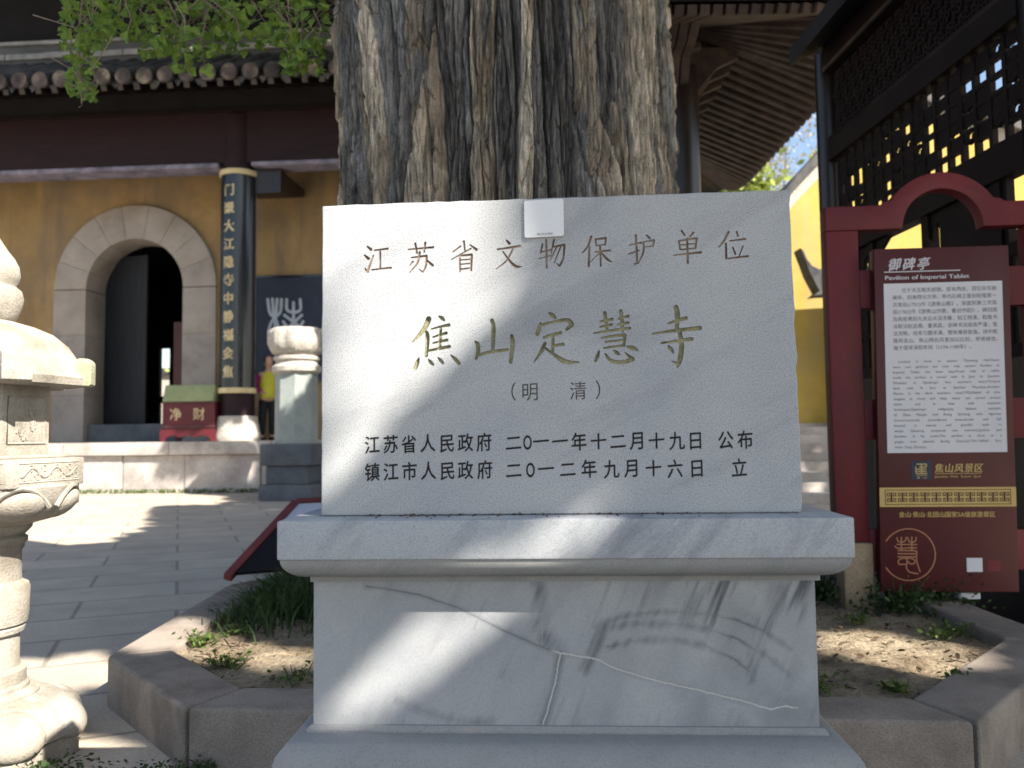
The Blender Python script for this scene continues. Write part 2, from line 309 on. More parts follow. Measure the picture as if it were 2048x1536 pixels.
# value noise, fbm and cell noise for the bark and the ground
def _h(ix, iy, s):
    x = (ix.astype(np.int64) * 374761393 + iy.astype(np.int64) * 668265263 + s * 982451653) & 0x7fffffff
    x = ((x ^ (x >> 13)) * 1274126177) & 0x7fffffff; x = x ^ (x >> 16); return (x & 0xffff) / 65535.0
def vn(x, y, s=0):
    ix = np.floor(x); iy = np.floor(y); fx = x - ix; fy = y - iy; fx = fx * fx * (3 - 2 * fx); fy = fy * fy * (3 - 2 * fy)
    a = _h(ix, iy, s); b = _h(ix + 1, iy, s); c = _h(ix, iy + 1, s); d = _h(ix + 1, iy + 1, s)
    return (a * (1 - fx) + b * fx) * (1 - fy) + (c * (1 - fx) + d * fx) * fy
def fbm(x, y, o=4, s=0, g=.5):
    t = 0; a = 1; n = 0
    for k in range(o): t = t + a * vn(x * 2 ** k, y * 2 ** k, s + k * 17); n += a; a *= g
    return t / n - .5
def cells(x, y, s=0):
    ix = np.floor(x); iy = np.floor(y); f1 = np.full(x.shape, 9.); f2 = np.full(x.shape, 9.); idv = np.zeros(x.shape)
    for i in (-1, 0, 1):
        for j in (-1, 0, 1):
            cx = ix + i; cy = iy + j; dx = cx + _h(cx, cy, s) - x; dy = cy + _h(cx, cy, s + 5) - y; d = np.sqrt(dx * dx + dy * dy)
            cl = d < f1; f2 = np.where(cl, f1, np.minimum(f2, d)); idv = np.where(cl, _h(cx, cy, s + 9), idv); f1 = np.where(cl, d, f1)
    return f1, f2, idv
def inside(x, y, poly):
    r = False; n = len(poly)
    for i in range(n):
        x1, y1 = poly[i]; x2, y2 = poly[(i + 1) % n]
        if (y1 > y) != (y2 > y) and x < (x2 - x1) * (y - y1) / (y2 - y1) + x1: r = not r
    return r
def leafq(mb, c, size, tilt=None, fan=False):
    n = Vector(tilt) if tilt else Vector((random.gauss(0, 1), random.gauss(0, 1), random.gauss(0, 1)))
    n.normalize(); a = n.orthogonal().normalized(); a.rotate(Matrix.Rotation(random.random() * 6.3, 3, n)); b = n.cross(a); c = Vector(c)
    if fan: P = [(0, -.5), (.30, -.05), (.55, .28), (.28, .46), (.03, .36), (-.26, .48), (-.55, .26), (-.30, -.05)]
    else: P = [(0, -.5), (.24, -.2), (.26, .15), (0, .5), (-.26, .15), (-.24, -.2)]
    mb.add([c + (a * u + b * v + n * (.12 * abs(u))) * size for u, v in P], [tuple(range(len(P)))])
# ------------------------------------------------------------------ measured outlines
BIG=[[[-330.3,1653.3,13.5],[-338.6,1633.1,11.9],[-352.9,1613.1,9.5],[-373.4,1592.3,2.4]],[[-339.5,1621.7,4.8],[-334.7,1612.7,9.5],[-334.4,1588.4,9.5],[-337.8,1556.1,8.0]],[[-304.7,1658.8,3.2],[-296.6,1653.8,9.5],[-290.2,1647.2,5.6]],[[-324.4,1625.5,3.2],[-302.1,1631.2,5.6],[-277.7,1635.2,8.8]],[[-320.5,1604.3,4.0],[-302.2,1610.1,5.6],[-284.7,1614.6,8.0]],[[-320.6,1589.0,4.0],[-302.3,1592.7,5.6],[-283.3,1596.4,8.0]],[[-334.5,1569.0,5.6],[-308.5,1573.8,7.2],[-276.9,1579.3,8.8]],[[-299.3,1626.3,6.4],[-301.1,1599.9,7.2],[-302.0,1575.7,6.4]],[[-356.5,1551.5,3.2],[-360.6,1540.3,9.5],[-366.4,1524.2,8.8]],[[-333.0,1547.9,2.4],[-326.2,1539.7,8.8],[-320.1,1533.2,6.4]],[[-307.9,1552.3,2.4],[-300.6,1544.1,8.8],[-294.2,1536.4,6.4]],[[-274.2,1557.4,3.2],[-262.2,1545.9,9.5],[-252.2,1534.4,8.0]],[[-167.3,1646.0,9.5],[-163.4,1629.7,10.3],[-164.1,1597.4,9.5],[-165.7,1565.2,8.0]],[[-211.4,1591.0,4.8],[-204.6,1584.0,10.3],[-203.5,1565.9,9.5],[-208.6,1545.8,7.2]],[[-207.7,1554.6,6.4],[-171.4,1563.3,8.0],[-127.1,1568.5,7.2]],[[-116.6,1605.4,7.2],[-114.0,1588.4,11.1],[-116.8,1560.3,10.3],[-120.3,1535.4,8.8]],[[-19.6,1660.8,5.6],[-11.7,1655.0,11.1],[-3.8,1646.8,7.2]],[[-42.0,1636.3,4.0],[-46.2,1621.4,10.3],[-51.2,1606.6,9.5]],[[-44.1,1629.5,6.4],[-10.0,1636.9,7.2],[26.1,1642.2,9.5],[37.9,1629.9,11.9],[23.7,1617.3,7.2]],[[-34.5,1598.3,6.4],[-10.4,1604.6,8.0],[9.6,1609.5,8.0]],[[-10.5,1599.4,7.2],[-11.8,1570.5,8.0],[-13.2,1557.7,6.4]],[[-8.9,1576.5,6.4],[15.1,1580.1,8.0]],[[-31.5,1583.7,8.0],[-41.0,1563.0,8.8],[-60.2,1535.2,2.4]],[[-30.9,1570.9,5.6],[-7.2,1552.4,8.8],[20.4,1534.7,11.9],[54.2,1533.3,3.2]],[[122.0,1659.6,8.0],[124.8,1636.2,8.8],[127.1,1610.1,6.4]],[[162.6,1663.6,8.8],[165.2,1635.5,9.5],[166.3,1609.4,6.4]],[[110.9,1636.5,4.8],[141.6,1641.9,7.2]],[[109.4,1622.5,4.8],[139.3,1627.9,7.2]],[[155.5,1642.9,4.8],[182.2,1649.2,7.2]],[[153.2,1627.7,4.8],[181.0,1631.9,7.2]],[[93.2,1606.7,4.0],[137.0,1612.7,6.4],[185.5,1618.2,7.2]],[[112.9,1594.3,4.8],[144.7,1599.0,6.4],[172.5,1600.8,8.0]],[[172.4,1600.0,8.0],[168.7,1573.3,7.2]],[[122.6,1584.1,4.8],[168.2,1588.1,5.6]],[[118.3,1568.2,4.8],[169.9,1574.5,6.4]],[[106.3,1562.4,3.2],[102.1,1548.5,8.8],[95.9,1534.6,6.4]],[[122.0,1552.9,4.8],[135.5,1535.9,8.8],[163.1,1530.7,9.5],[190.9,1538.2,11.1],[171.5,1556.1,2.4]],[[143.2,1561.8,4.0],[151.7,1554.8,9.5],[157.6,1550.7,4.0]],[[177.8,1571.1,5.6],[191.5,1566.9,11.1],[203.3,1560.7,5.6]],[[302.4,1670.8,11.1],[305.9,1652.7,12.7],[304.2,1628.7,10.3],[302.9,1610.8,8.8]],[[281.7,1628.4,4.8],[307.5,1635.9,8.0],[328.1,1641.1,8.8]],[[240.5,1602.0,4.0],[291.1,1609.0,7.2],[362.0,1614.9,11.1]],[[263.6,1578.4,4.8],[302.3,1582.9,7.2],[340.9,1587.3,9.5]],[[310.7,1604.6,9.5],[314.5,1568.7,11.9],[308.9,1533.0,11.1],[302.6,1516.4,4.8]],[[306.8,1525.1,8.0],[289.2,1531.3,2.4]],[[280.4,1571.3,3.2],[287.2,1563.2,9.5],[292.9,1553.9,5.6]]]
ROW1=[[[-490.8,1845.7,4.3],[-481.2,1836.7,7.5]],[[-498.3,1822.7,3.7],[-487.7,1812.7,7.5]],[[-497.3,1787.9,3.1],[-490.3,1778.4,5.6],[-482.9,1799.8,4.3],[-474.8,1822.1,3.1]],[[-473.2,1834.9,3.1],[-436.9,1838.2,5.0]],[[-457.1,1832.9,4.3],[-457.2,1784.7,4.3]],[[-479.7,1783.6,3.1],[-428.4,1787.9,5.0]],[[-383.3,1835.0,3.1],[-317.2,1839.2,5.0]],[[-365.0,1850.6,5.0],[-360.1,1824.2,4.3]],[[-338.5,1852.5,5.0],[-341.8,1826.9,3.7]],[[-375.5,1813.3,3.1],[-335.5,1817.2,5.6],[-337.2,1791.6,4.3],[-345.3,1774.2,3.1],[-354.8,1783.0,1.9]],[[-353.0,1827.9,5.0],[-359.5,1798.5,4.3],[-380.4,1774.0,2.5]],[[-370.7,1803.6,3.7],[-379.4,1792.6,3.1]],[[-334.6,1805.9,3.7],[-319.7,1791.2,6.8]],[[-238.1,1853.3,5.0],[-235.1,1827.6,3.7]],[[-246.1,1840.7,3.7],[-266.9,1825.1,3.1]],[[-222.3,1843.3,3.1],[-204.9,1830.0,6.8]],[[-219.2,1833.6,3.7],[-270.3,1806.0,2.5]],[[-249.5,1815.1,4.3],[-248.3,1773.5,3.7]],[[-249.5,1815.1,3.7],[-217.8,1817.6,5.6],[-219.7,1776.1,4.3]],[[-247.4,1803.9,3.1],[-220.1,1805.5,3.1]],[[-247.5,1792.7,3.1],[-220.2,1794.6,3.1]],[[-247.6,1779.9,3.7],[-220.3,1782.5,3.7]],[[-127.7,1853.7,3.1],[-119.3,1843.9,6.2]],[[-151.1,1829.4,3.7],[-91.9,1836.9,5.6]],[[-110.0,1830.9,3.7],[-127.7,1799.5,3.7],[-154.8,1777.8,1.9]],[[-136.9,1823.6,3.1],[-118.3,1797.6,5.0],[-102.7,1783.6,6.8],[-88.5,1783.3,1.9]],[[-34.2,1840.2,4.3],[-39.3,1816.5,3.1]],[[-37.7,1819.6,3.1],[-10.8,1825.3,4.3]],[[-24.6,1851.2,5.0],[-24.1,1778.0,3.7]],[[-44.2,1802.3,2.5],[-7.9,1811.0,3.7]],[[-4.2,1850.7,5.0],[-12.6,1815.8,2.5]],[[-9.2,1832.3,3.1],[22.3,1837.3,5.0],[18.6,1802.4,4.3],[8.9,1782.0,4.3],[1.2,1790.1,1.9]],[[1.8,1831.4,3.1],[-15.0,1798.4,2.5]],[[12.8,1832.7,3.1],[-5.1,1790.2,2.5]],[[91.4,1857.4,5.2],[82.8,1832.8,4.5],[67.9,1815.0,2.6]],[[86.0,1829.5,4.5],[83.5,1780.0,5.2]],[[102.0,1850.5,3.9],[104.0,1832.3,3.9]],[[102.0,1849.6,3.9],[128.7,1852.2,5.2],[126.8,1835.1,3.9]],[[104.0,1833.0,3.2],[126.8,1835.1,3.2]],[[100.4,1816.6,3.2],[139.4,1819.9,4.5]],[[113.6,1828.8,4.5],[114.3,1779.3,3.9]],[[111.7,1814.0,3.2],[88.6,1791.4,1.9]],[[116.6,1813.9,3.2],[130.9,1797.0,5.2],[142.1,1790.2,2.6]],[[188.3,1831.9,3.2],[219.1,1837.7,4.5]],[[205.0,1857.9,4.5],[206.8,1790.3,4.5],[198.6,1782.3,2.6]],[[186.2,1808.9,3.2],[212.2,1818.1,3.9]],[[232.5,1857.2,3.2],[240.4,1848.7,5.8]],[[225.6,1839.2,3.2],[251.6,1843.5,4.5],[248.0,1827.1,3.9]],[[225.3,1826.1,2.6],[248.6,1828.1,3.2]],[[225.0,1839.9,3.9],[223.4,1812.9,3.9],[209.9,1783.7,2.6]],[[321.4,1866.5,3.9],[329.2,1854.7,4.5]],[[351.8,1860.8,5.2],[341.9,1849.5,3.2]],[[314.3,1840.3,3.9],[317.0,1817.3,3.9]],[[314.3,1840.3,3.2],[359.5,1845.8,5.2],[355.6,1819.6,3.9]],[[315.7,1828.8,2.6],[356.9,1832.7,2.6]],[[316.0,1817.3,3.2],[355.6,1820.3,3.2]],[[300.6,1802.9,3.2],[369.7,1809.4,5.2]],[[335.4,1846.4,3.9],[335.4,1782.4,5.2]],[[440.0,1860.2,5.8],[428.1,1837.5,4.5],[414.9,1821.4,2.6]],[[432.8,1830.8,4.5],[432.6,1791.5,4.5]],[[460.8,1861.3,3.2],[463.6,1848.1,4.5]],[[442.5,1837.1,3.2],[482.6,1841.1,4.5]],[[450.0,1820.6,3.2],[455.9,1802.4,4.5]],[[475.7,1823.2,3.2],[465.3,1797.3,2.6]],[[436.5,1791.5,3.2],[487.6,1796.8,4.5]]]
DATES=[('江', -0.4789, 1.3287), ('苏', -0.4309, 1.3295), ('省', -0.3842, 1.3289), ('人', -0.3349, 1.3309), ('民', -0.2857, 1.3303), ('政', -0.2382, 1.3311), ('府', -0.1908, 1.3318), ('二', -0.1154, 1.3296), ('O', -0.0797, 1.3305), ('一', -0.0454, 1.3326), ('一', 0.0028, 1.3321), ('年', 0.0509, 1.3302), ('十', 0.1002, 1.3309), ('二', 0.1493, 1.3303), ('月', 0.1952, 1.3311), ('十', 0.246, 1.3305), ('九', 0.2972, 1.3298), ('日', 0.3434, 1.3299), ('公', 0.4187, 1.3297), ('布', 0.4664, 1.3304), ('镇', -0.479, 1.2584), ('江', -0.4305, 1.2592), ('市', -0.3827, 1.26), ('人', -0.3338, 1.2608), ('民', -0.2849, 1.2603), ('政', -0.2388, 1.2611), ('府', -0.1896, 1.2619), ('二', -0.1155, 1.2599), ('O', -0.0731, 1.2608), ('一', -0.0337, 1.2629), ('二', 0.0213, 1.2611), ('年', 0.075, 1.2618), ('九', 0.1316, 1.26), ('月', 0.1799, 1.262), ('十', 0.2369, 1.2614), ('六', 0.2905, 1.2597), ('日', 0.3453, 1.2604), ('立', 0.4501, 1.2606)]
ERA=[('（', -0.1215, 1.4598), ('明', -0.0716, 1.459), ('清', 0.0506, 1.4597), ('）', 0.1013, 1.4615)]
VEINS={"main":[[-491,973],[-439,966],[-364,953],[-320,939],[-261,920],[-202,891],[-143,862],[-85,837],[-42,819],[-5,807],[45,800],[89,792],[131,770],[182,754],[253,735],[324,721],[395,703],[444,693],[486,678],[507,674],[542,681],[570,676]],"c2":[[-51,906],[-48,862],[-49,827]],"c3":[[-5,807],[-13,762],[-25,712],[-40,663],[-50,633]],"a":[[83,870],[148,895],[221,907],[293,909],[364,902],[435,887],[506,855],[561,817]],"b":[[90,866],[184,880],[292,878],[363,866],[434,841],[504,799],[552,757]],"c":[[111,823],[183,838],[270,841],[348,827],[419,795],[460,764]],"s1":[[-65,985],[-51,949],[-55,906],[-63,855]],"s2":[[-63,855],[-34,834],[-9,816]],"s3":[[485,884],[469,820],[456,749]],"s4":[[534,969],[514,912],[499,863]],"s5":[[105,870],[82,827],[59,770]],"d":[[-410,688],[-351,667],[-292,647],[-234,637],[-175,642]],"e":[[-190,938],[-206,899],[-221,866]],"g":[[-115,819],[-133,783],[-152,748]],"h":[[553,778],[530,729],[494,707]]}
LIT={"slab":[[[-0.67,2.01],[0.2,2.0],[0.21,1.95],[0.15,1.89],[-0.02,1.74],[-0.15,1.63],[-0.26,1.53],[-0.39,1.39],[-0.48,1.3],[-0.55,1.21],[-0.67,1.14]],[[0.63,1.5],[0.63,1.41],[0.48,1.27],[0.33,1.18],[0.2,1.14],[-0.05,1.14],[0.14,1.24],[0.32,1.31],[0.47,1.41]]],"cap":[[[-0.07,1.16],[0.24,1.16],[0.13,1.04],[-0.17,1.05]]],"dado":[[[-0.34,0.96],[-0.08,0.96],[-0.09,0.9],[-0.22,0.81],[-0.36,0.7],[-0.51,0.62],[-0.65,0.62],[-0.51,0.78]]],"ground":[[[-7.28,20.8],[-6.0,17.16],[-7.39,16.88],[-5.78,13.15],[-5.26,10.98],[-5.04,10.03],[-4.86,9.35],[-5.39,9.1],[-7.08,8.89],[-18.53,23.18]],[[-3.52,5.42],[-3.13,5.37],[-2.71,5.41],[-2.57,5.38],[-2.42,5.05],[-2.3,4.72],[-2.31,4.46],[-2.7,4.17]]],"soil":[[[-2.17,5.36],[-2.01,5.35],[-1.83,5.0],[-1.06,4.57],[-0.97,4.15],[-1.35,4.12],[-1.75,4.33],[-1.88,4.37],[-2.11,4.4]],[[1.72,5.05],[2.21,4.81],[2.37,4.57],[2.5,4.33],[2.45,4.0],[2.32,3.8],[2.08,3.77],[1.88,3.86],[1.71,4.17],[1.45,4.28]],[[1.7,3.83],[1.99,3.85],[1.82,3.57],[1.59,3.54]],[[2.61,4.71],[2.65,4.32],[2.42,3.96],[2.47,4.33]]],"terrace":[[[-2.77,1.27],[0.37,1.21],[-0.01,0.71],[-0.78,-0.03],[-3.14,-0.02]],[[1.53,1.01],[2.81,1.05],[3.07,0.43],[1.67,0.32]]],"column":[[[1.88,1.93],[2.31,1.93],[2.4,1.24],[1.86,1.24]]],"pillar":[[[-4.95,3.9],[-3.93,3.88],[-4.03,3.23],[-4.2,2.75],[-4.25,2.56],[-4.66,2.16],[-4.73,1.78],[-5.07,1.73],[-5.08,2.81]]]}
SEAL=[[[83.1,663.4,8.0],[79.6,578.7,8.0]],[[55.5,660.8,8.0],[60.7,639.5,8.0],[81.9,633.2,8.0],[106.6,638.9,8.0],[111.9,663.1,8.0]],[[53.8,618.4,8.0],[111.8,617.7,8.0]],[[39.9,607.6,8.0],[55.8,594.1,8.0],[110.8,593.5,8.0]],[[147.5,665.7,8.0],[143.8,577.9,8.0]],[[122.9,663.0,8.0],[128.0,638.7,8.0],[146.1,632.4,8.0],[167.7,638.2,8.0],[174.9,662.3,8.0]],[[117.9,617.6,8.0],[176.0,616.9,8.0]],[[117.1,596.4,8.0],[175.1,595.7,8.0]],[[58.3,579.0,8.0],[165.2,577.7,8.0],[172.6,565.5,8.0],[171.7,544.3,8.0],[160.5,539.6,8.0],[56.6,539.7,8.0]],[[57.5,559.6,8.0],[166.2,558.3,8.0]],[[60.8,491.3,8.0],[57.4,512.5,8.0],[74.5,527.4,8.0],[105.1,530.0,8.0],[111.8,514.8,8.0],[108.4,490.7,8.0],[60.8,491.3,8.0]],[[108.2,530.0,8.0],[144.7,527.7,8.0],[160.7,514.3,8.0],[157.5,496.2,8.0],[134.1,493.4,8.0],[117.7,508.7,8.0]],[[109.7,493.7,8.0],[106.8,466.6,8.0],[125.9,442.2,8.0],[177.3,431.4,8.0]],[[171.7,544.3,8.0],[172.6,508.1,8.0],[190.1,444.5,8.0]],[[-12.5,639.3,8.0],[0.7,657.1,8.0],[16.2,673.2,8.0],[33.5,687.0,8.0],[52.5,698.5,8.0],[72.7,707.4,8.0],[93.9,713.6,8.0],[115.6,716.9,8.0],[137.4,717.3,8.0],[159.1,714.7,8.0],[180.1,709.3,8.0],[200.1,701.1,8.0],[218.8,690.2,8.0],[235.8,676.9,8.0],[250.8,661.5,8.0],[263.5,644.0,8.0],[273.8,625.0,8.0],[281.4,604.7,8.0],[286.3,583.5,8.0],[288.2,561.7,8.0],[287.3,539.8,8.0],[283.4,518.2,8.0],[276.7,497.2,8.0],[267.4,477.1,8.0],[255.5,458.4,8.0],[241.3,441.4,8.0],[225.0,426.4,8.0],[206.9,413.6,8.0],[187.4,403.3,8.0],[166.8,395.6,8.0],[145.4,390.8,8.0],[123.7,388.8,8.0],[101.9,389.6,8.0],[80.6,393.4,8.0],[60.0,400.1,8.0],[40.6,409.4,8.0],[22.7,421.2,8.0],[6.5,435.4,8.0],[-7.5,451.7,8.0],[-19.3,469.8,8.0]]]
LAY={"panel":[[-0.006,2.527],[0.837,2.566],[0.785,0.318],[-0.048,0.322]],"title":[[0.116,2.438],[0.205,2.437],[0.295,2.442]],"line":[[0.054,2.385],[0.534,2.396]],"en":[[0.059,2.342],[0.582,2.365]],"white":[[0.045,2.309],[0.788,2.323],[0.763,1.204],[0.029,1.2]],"l1":[[0.139,2.271],[0.75,2.28]],"l9":[[0.083,1.884],[0.577,1.887]],"e1":[[0.11,1.807],[0.738,1.816]],"e17":[[0.064,1.241],[0.308,1.238]],"logo":[[0.18,1.142],[0.302,1.028]],"logot":[[0.328,1.102],[0.612,1.098]],"logol":[[0.33,1.066],[0.61,1.069]],"logoe":[[0.326,1.043],[0.609,1.043]],"band":[[-0.028,0.977],[0.808,0.976],[0.808,0.857],[-0.03,0.854]],"five":[[0.095,0.804],[0.685,0.8]],"qr":[[0.501,0.529],[0.597,0.442]],"redsq":[[0.623,0.512],[0.707,0.447]],"fretbox":[[0.004,0.96],[0.778,0.964],[0.773,0.87],[0.003,0.87]]}
PLQ=[[[1.858,5.338],[1.923,4.938],[2.079,4.813]],[[1.995,5.347],[2.035,4.814]],[[2.138,5.343],[2.097,4.843]],[[2.262,5.328],[2.233,4.962],[2.079,4.813]],[[2.079,4.825],[1.956,4.633],[1.883,4.39]],[[2.079,4.825],[2.081,4.356]],[[2.079,4.813],[2.236,4.352]],[[2.417,5.324],[2.45,4.988],[2.802,4.979],[2.813,5.315]],[[2.345,4.868],[2.884,4.46]],[[2.864,4.856],[2.372,4.41]],[[2.616,5.228],[2.619,4.344]],[[2.309,4.686],[2.421,4.531]],[[2.902,4.673],[2.822,4.522]]]
# ------------------------------------------------------------------ ground, soil
def ground():
    n = 60; mb = MB()
    mb.add([(-160, -60, 0), (160, -60, 0), (160, 160, 0), (-160, 160, 0)], [(0, 1, 2, 3)])
    struct(mb.build('ground', 'paving'))
ground()
OUT = [(-1.36, 3.46), (-2.09, 4.30), (-2.16, 6.3), (-1.3, 7.5), (1.7, 7.5), (2.9, 6.5), (2.87, 4.31), (1.74, 3.18)]
def offset(poly, d):
    n = len(poly); cx = sum(p[0] for p in poly) / n; cy = sum(p[1] for p in poly) / n; L = []
    for i in range(n):
        a = np.array(poly[i]); b = np.array(poly[(i + 1) % n]); t = (b - a) / np.linalg.norm(b - a); nn = np.array([-t[1], t[0]])
        if nn @ (np.array([cx, cy]) - a) < 0: nn = -nn
        L.append((a + nn * d, t))
    out = []
    for i in range(n):
        (p, t), (q, s) = L[i - 1], L[i]; m = np.array([[t[0], -s[0]], [t[1], -s[1]]]); k = np.linalg.solve(m, q - p); out.append(tuple(p + t * k[0]))
    return out
INN = offset(OUT, .29)
def soil():
    xs = np.linspace(-2.2, 3.0, 300); ys = np.linspace(3.2, 7.5, 250); X, Y = np.meshgrid(xs, ys)
    Z = .185 + .05 * fbm(X * 1.2, Y * 1.2, 5, 3) + .045 * fbm(X * 6, Y * 6, 5, 8) + .02 * np.clip(fbm(X * 22, Y * 22, 3, 18), 0, 1) + .05 * np.exp(-((X) ** 2 + (Y - 5.4) ** 2) / 2.5)
    po = offset(OUT, .1); ok = np.array([[inside(x, y, po) for x in xs] for y in ys]); v = np.stack([X, Y, Z], -1).reshape(-1, 3); nx = len(xs)
    mb = MB(); mb.v = [tuple(p) for p in v]
    mb.f = [(j * nx + i, j * nx + i + 1, (j + 1) * nx + i + 1, (j + 1) * nx + i) for j in range(len(ys) - 1) for i in range(nx - 1) if ok[j, i] and ok[j + 1, i + 1] and ok[j, i + 1] and ok[j + 1, i]]
    struct(mb.build('soil', 'soil', smooth=True))
soil()
KL = ['grey kerb stone turning the left corner beside the stone lantern, facing left', 'sunlit kerb stone running back from the left corner of the tree bed', 'kerb stone at the far left of the tree bed behind the grass', 'kerb stone along the far side of the tree bed', 'kerb stone at the far right of the tree bed under the sign', 'kerb stone on the right of the tree bed under the red sign', 'kerb stone on the right front corner of the tree bed, diagonal']
def kerbs():
    g = 'kerb stones round the tree bed'; n = len(OUT)
    for i in range(n):
        a, b, c, d = OUT[i], OUT[(i + 1) % n], INN[(i + 1) % n], INN[i]
        cuts = [0, 1] if i != n - 1 else [0, .34, .67, 1]
        for k in range(len(cuts) - 1):
            def L(p, q, t): return (p[0] + (q[0] - p[0]) * t, p[1] + (q[1] - p[1]) * t)
            t0, t1 = cuts[k], cuts[k + 1]; poly = [L(a, b, t0 + .004), L(a, b, t1 - .004), L(d, c, t1 - .004), L(d, c, t0 + .004)]
            lab = KL[i] if i < n - 1 else ['kerb stone right of the pedestal, front row of the tree bed', 'kerb stone behind the marble pedestal in the middle of the front row', 'kerb stone left of the pedestal, front row of the tree bed'][k]
            o = MB().prism(poly, -.05, .25 + random.uniform(-.004, .004), 'z').build('kerb_stone', 'kerb', bevel=.022, segs=3, smooth=True); tag(o, lab, 'kerb stone', g)
kerbs()
# ------------------------------------------------------------------ the inscribed stele
ST = thing('inscribed_stele', 'white marble stele on a moulded pedestal, engraved with Chinese characters', 'stele', (.11725, 2.1, 0), R(-3))
def slab():
    mb = MB(); n = 40; L = [(-.611 + 1.213 * i / n) for i in range(n + 1)]
    # rough sawn outline with a few chips along the right edge and the foot
    top = [(x, 1.9565 + .009 * (x + .611) / 1.213 + random.uniform(-.0012, .0012)) for x in L]
    right = [(.602 + .0 - .006 * (z - 1.15) / .8 + random.choice([0, 0, 0, .0025]) + random.uniform(-.0015, .0015), z) for z in np.linspace(1.93, 1.17, 26)]
    left = [(-.611 + random.uniform(-.001, .001), z) for z in np.linspace(1.17, 1.93, 22)]
    mb.prism([(-.611, 1.149)] + [(.6, 1.149)] + right[::-1] + top[::-1] + left[::-1], 0, .17)
    me0 = mb.build('slab_raw', 'slab', bevel=.0025, segs=1)
    cut = MB(); cut2 = MB(); big = [MB() for _ in range(5)]; row = [MB() for _ in range(9)]; dates = []; era = []; c = 0
    ends = {id(big): np.cumsum([12, 4, 8, 15, 7]), id(row): np.cumsum([6, 7, 9, 4, 8, 9, 7, 8, 7])}
    for S_, inl, dep, fat in ((BIG, big, .0075, 1.08), (ROW1, row, .0045, 1.22)):
        for si, st in enumerate(S_):
            for part in split_corners(st):
                c += 1
                pl = [(p[0] / 1000, p[1] / 1000) for p in stroke_poly([(e[0], e[1], e[2] * fat) for e in part])]
                cut.prism(pl, -.004, dep + (c % 7) * .00002)
                d = dep - .0006 - (c % 14) * .00008
                inl[next(j for j, e in enumerate(ends[id(inl)]) if si < e)].add([(u, d, z) for u, z in pl][::-1], [tuple(range(len(pl)))])
    for ch, x, z in DATES:
        wd, ht, sh = (.044, .050, .07); q = MB(); dates.append(q)
        if ch == 'O': put_char(q, 'O', x, z, .021, .036, .0016, .02)
        elif ch in '一二十': put_char(q, ch, x, z, .043, .043, .0016, .07)
        else: put_char(q, ch, x, z, wd * .93, ht * .98, .0016, sh)
    for ch, x, z in ERA: era.append(MB()); put_char(era[-1], ch, x + (.008 if ch == '（' else 0), z, .046, .050, .0024, .03)
    for q in dates + era:
        n0 = len(q.v); bm = bmesh.new(); me = bpy.data.meshes.new('t'); me.from_pydata(q.v, [], q.f); bm.from_mesh(me)
        bmesh.ops.remove_doubles(bm, verts=bm.verts, dist=1e-6)
        geo = bmesh.ops.extrude_face_region(bm, geom=list(bm.faces)); vs = [e for e in geo['geom'] if isinstance(e, bmesh.types.BMVert)]
        for v in vs: v.co.y = -.004
        for v in bm.verts:
            if v.co.y > 0: v.co.y = .0028
        bmesh.ops.recalc_face_normals(bm, faces=bm.faces); bm.to_mesh(me); bm.free(); cut2.add([tuple(v.co) for v in me.vertices], [tuple(p.vertices) for p in me.polygons])
        bpy.data.meshes.remove(me)
    o = me0
    for m in (cut, cut2):
        cob = m.build('cutter', 'grey_paint', merge=True)
        md = o.modifiers.new('b', 'BOOLEAN'); md.operation = 'DIFFERENCE'; md.solver = 'EXACT'; md.use_self = True; md.object = cob
        try: md.material_mode = 'TRANSFER'
        except Exception: pass
        dg = bpy.context.evaluated_depsgraph_get(); nm = bpy.data.meshes.new_from_object(o.evaluated_get(dg))
        o.modifiers.clear(); old = o.data; o.data = nm; bpy.data.objects.remove(cob)
    me = o.data; bpy.data.objects.remove(o); me.name = 'slab'
    mats = [x for x in me.materials]; ob = bpy.data.objects.new('slab', me); COL.objects.link(ob); ob.parent = ST
    for L_, nm, m in ((big, 'title_character', 'green_paint'), (row, 'heading_character', 'brown_paint'), (dates, 'date_character', 'black_paint'), (era, 'era_character', 'grey_paint')):
        for q in L_:
            if nm == 'date_character':        # the black paint has run a little past the cut edges
                v0, f0 = list(q.v), list(q.f)
                for i_, (dx, dz) in enumerate(((.0007, 0), (-.0007, 0), (0, .0008), (0, -.0008))): q.add([(x + dx, -.0002 - .00005 * i_, z + dz) for x, y, z in v0], f0)
            q.build(nm, m, ob)
    # the white card stuck on the top edge (its printed square code is left out)
    a = MB(); x0, x1, z0, z1 = -.080, .0215, 1.856, 1.953; r = .006
    pts = [(x0 + r - r * math.cos(t), z0 + r - r * math.sin(t)) for t in np.linspace(0, 1.57, 5)] + [(x1 - r + r * math.sin(t), z0 + r - r * math.cos(t)) for t in np.linspace(0, 1.57, 5)] + [(x1 - r + r * math.cos(t), z1 - r + r * math.sin(t)) for t in np.linspace(0, 1.57, 5)] + [(x0 + r - r * math.sin(t), z1 - r + r * math.cos(t)) for t in np.linspace(0, 1.57, 5)]
    a.prism([(u, z + .03 * (u - x0)) for u, z in pts], -.0075, -.0002); card = a.build('sticker', 'white_card', ob); card['label'] = 'blank white card stuck on the top edge'
    t = MB(); put_text(t, '镇江市文物局', -.048, -.008, 1.8645, .0062, -.0079, .03); t.build('caption', 'sign_text', card)
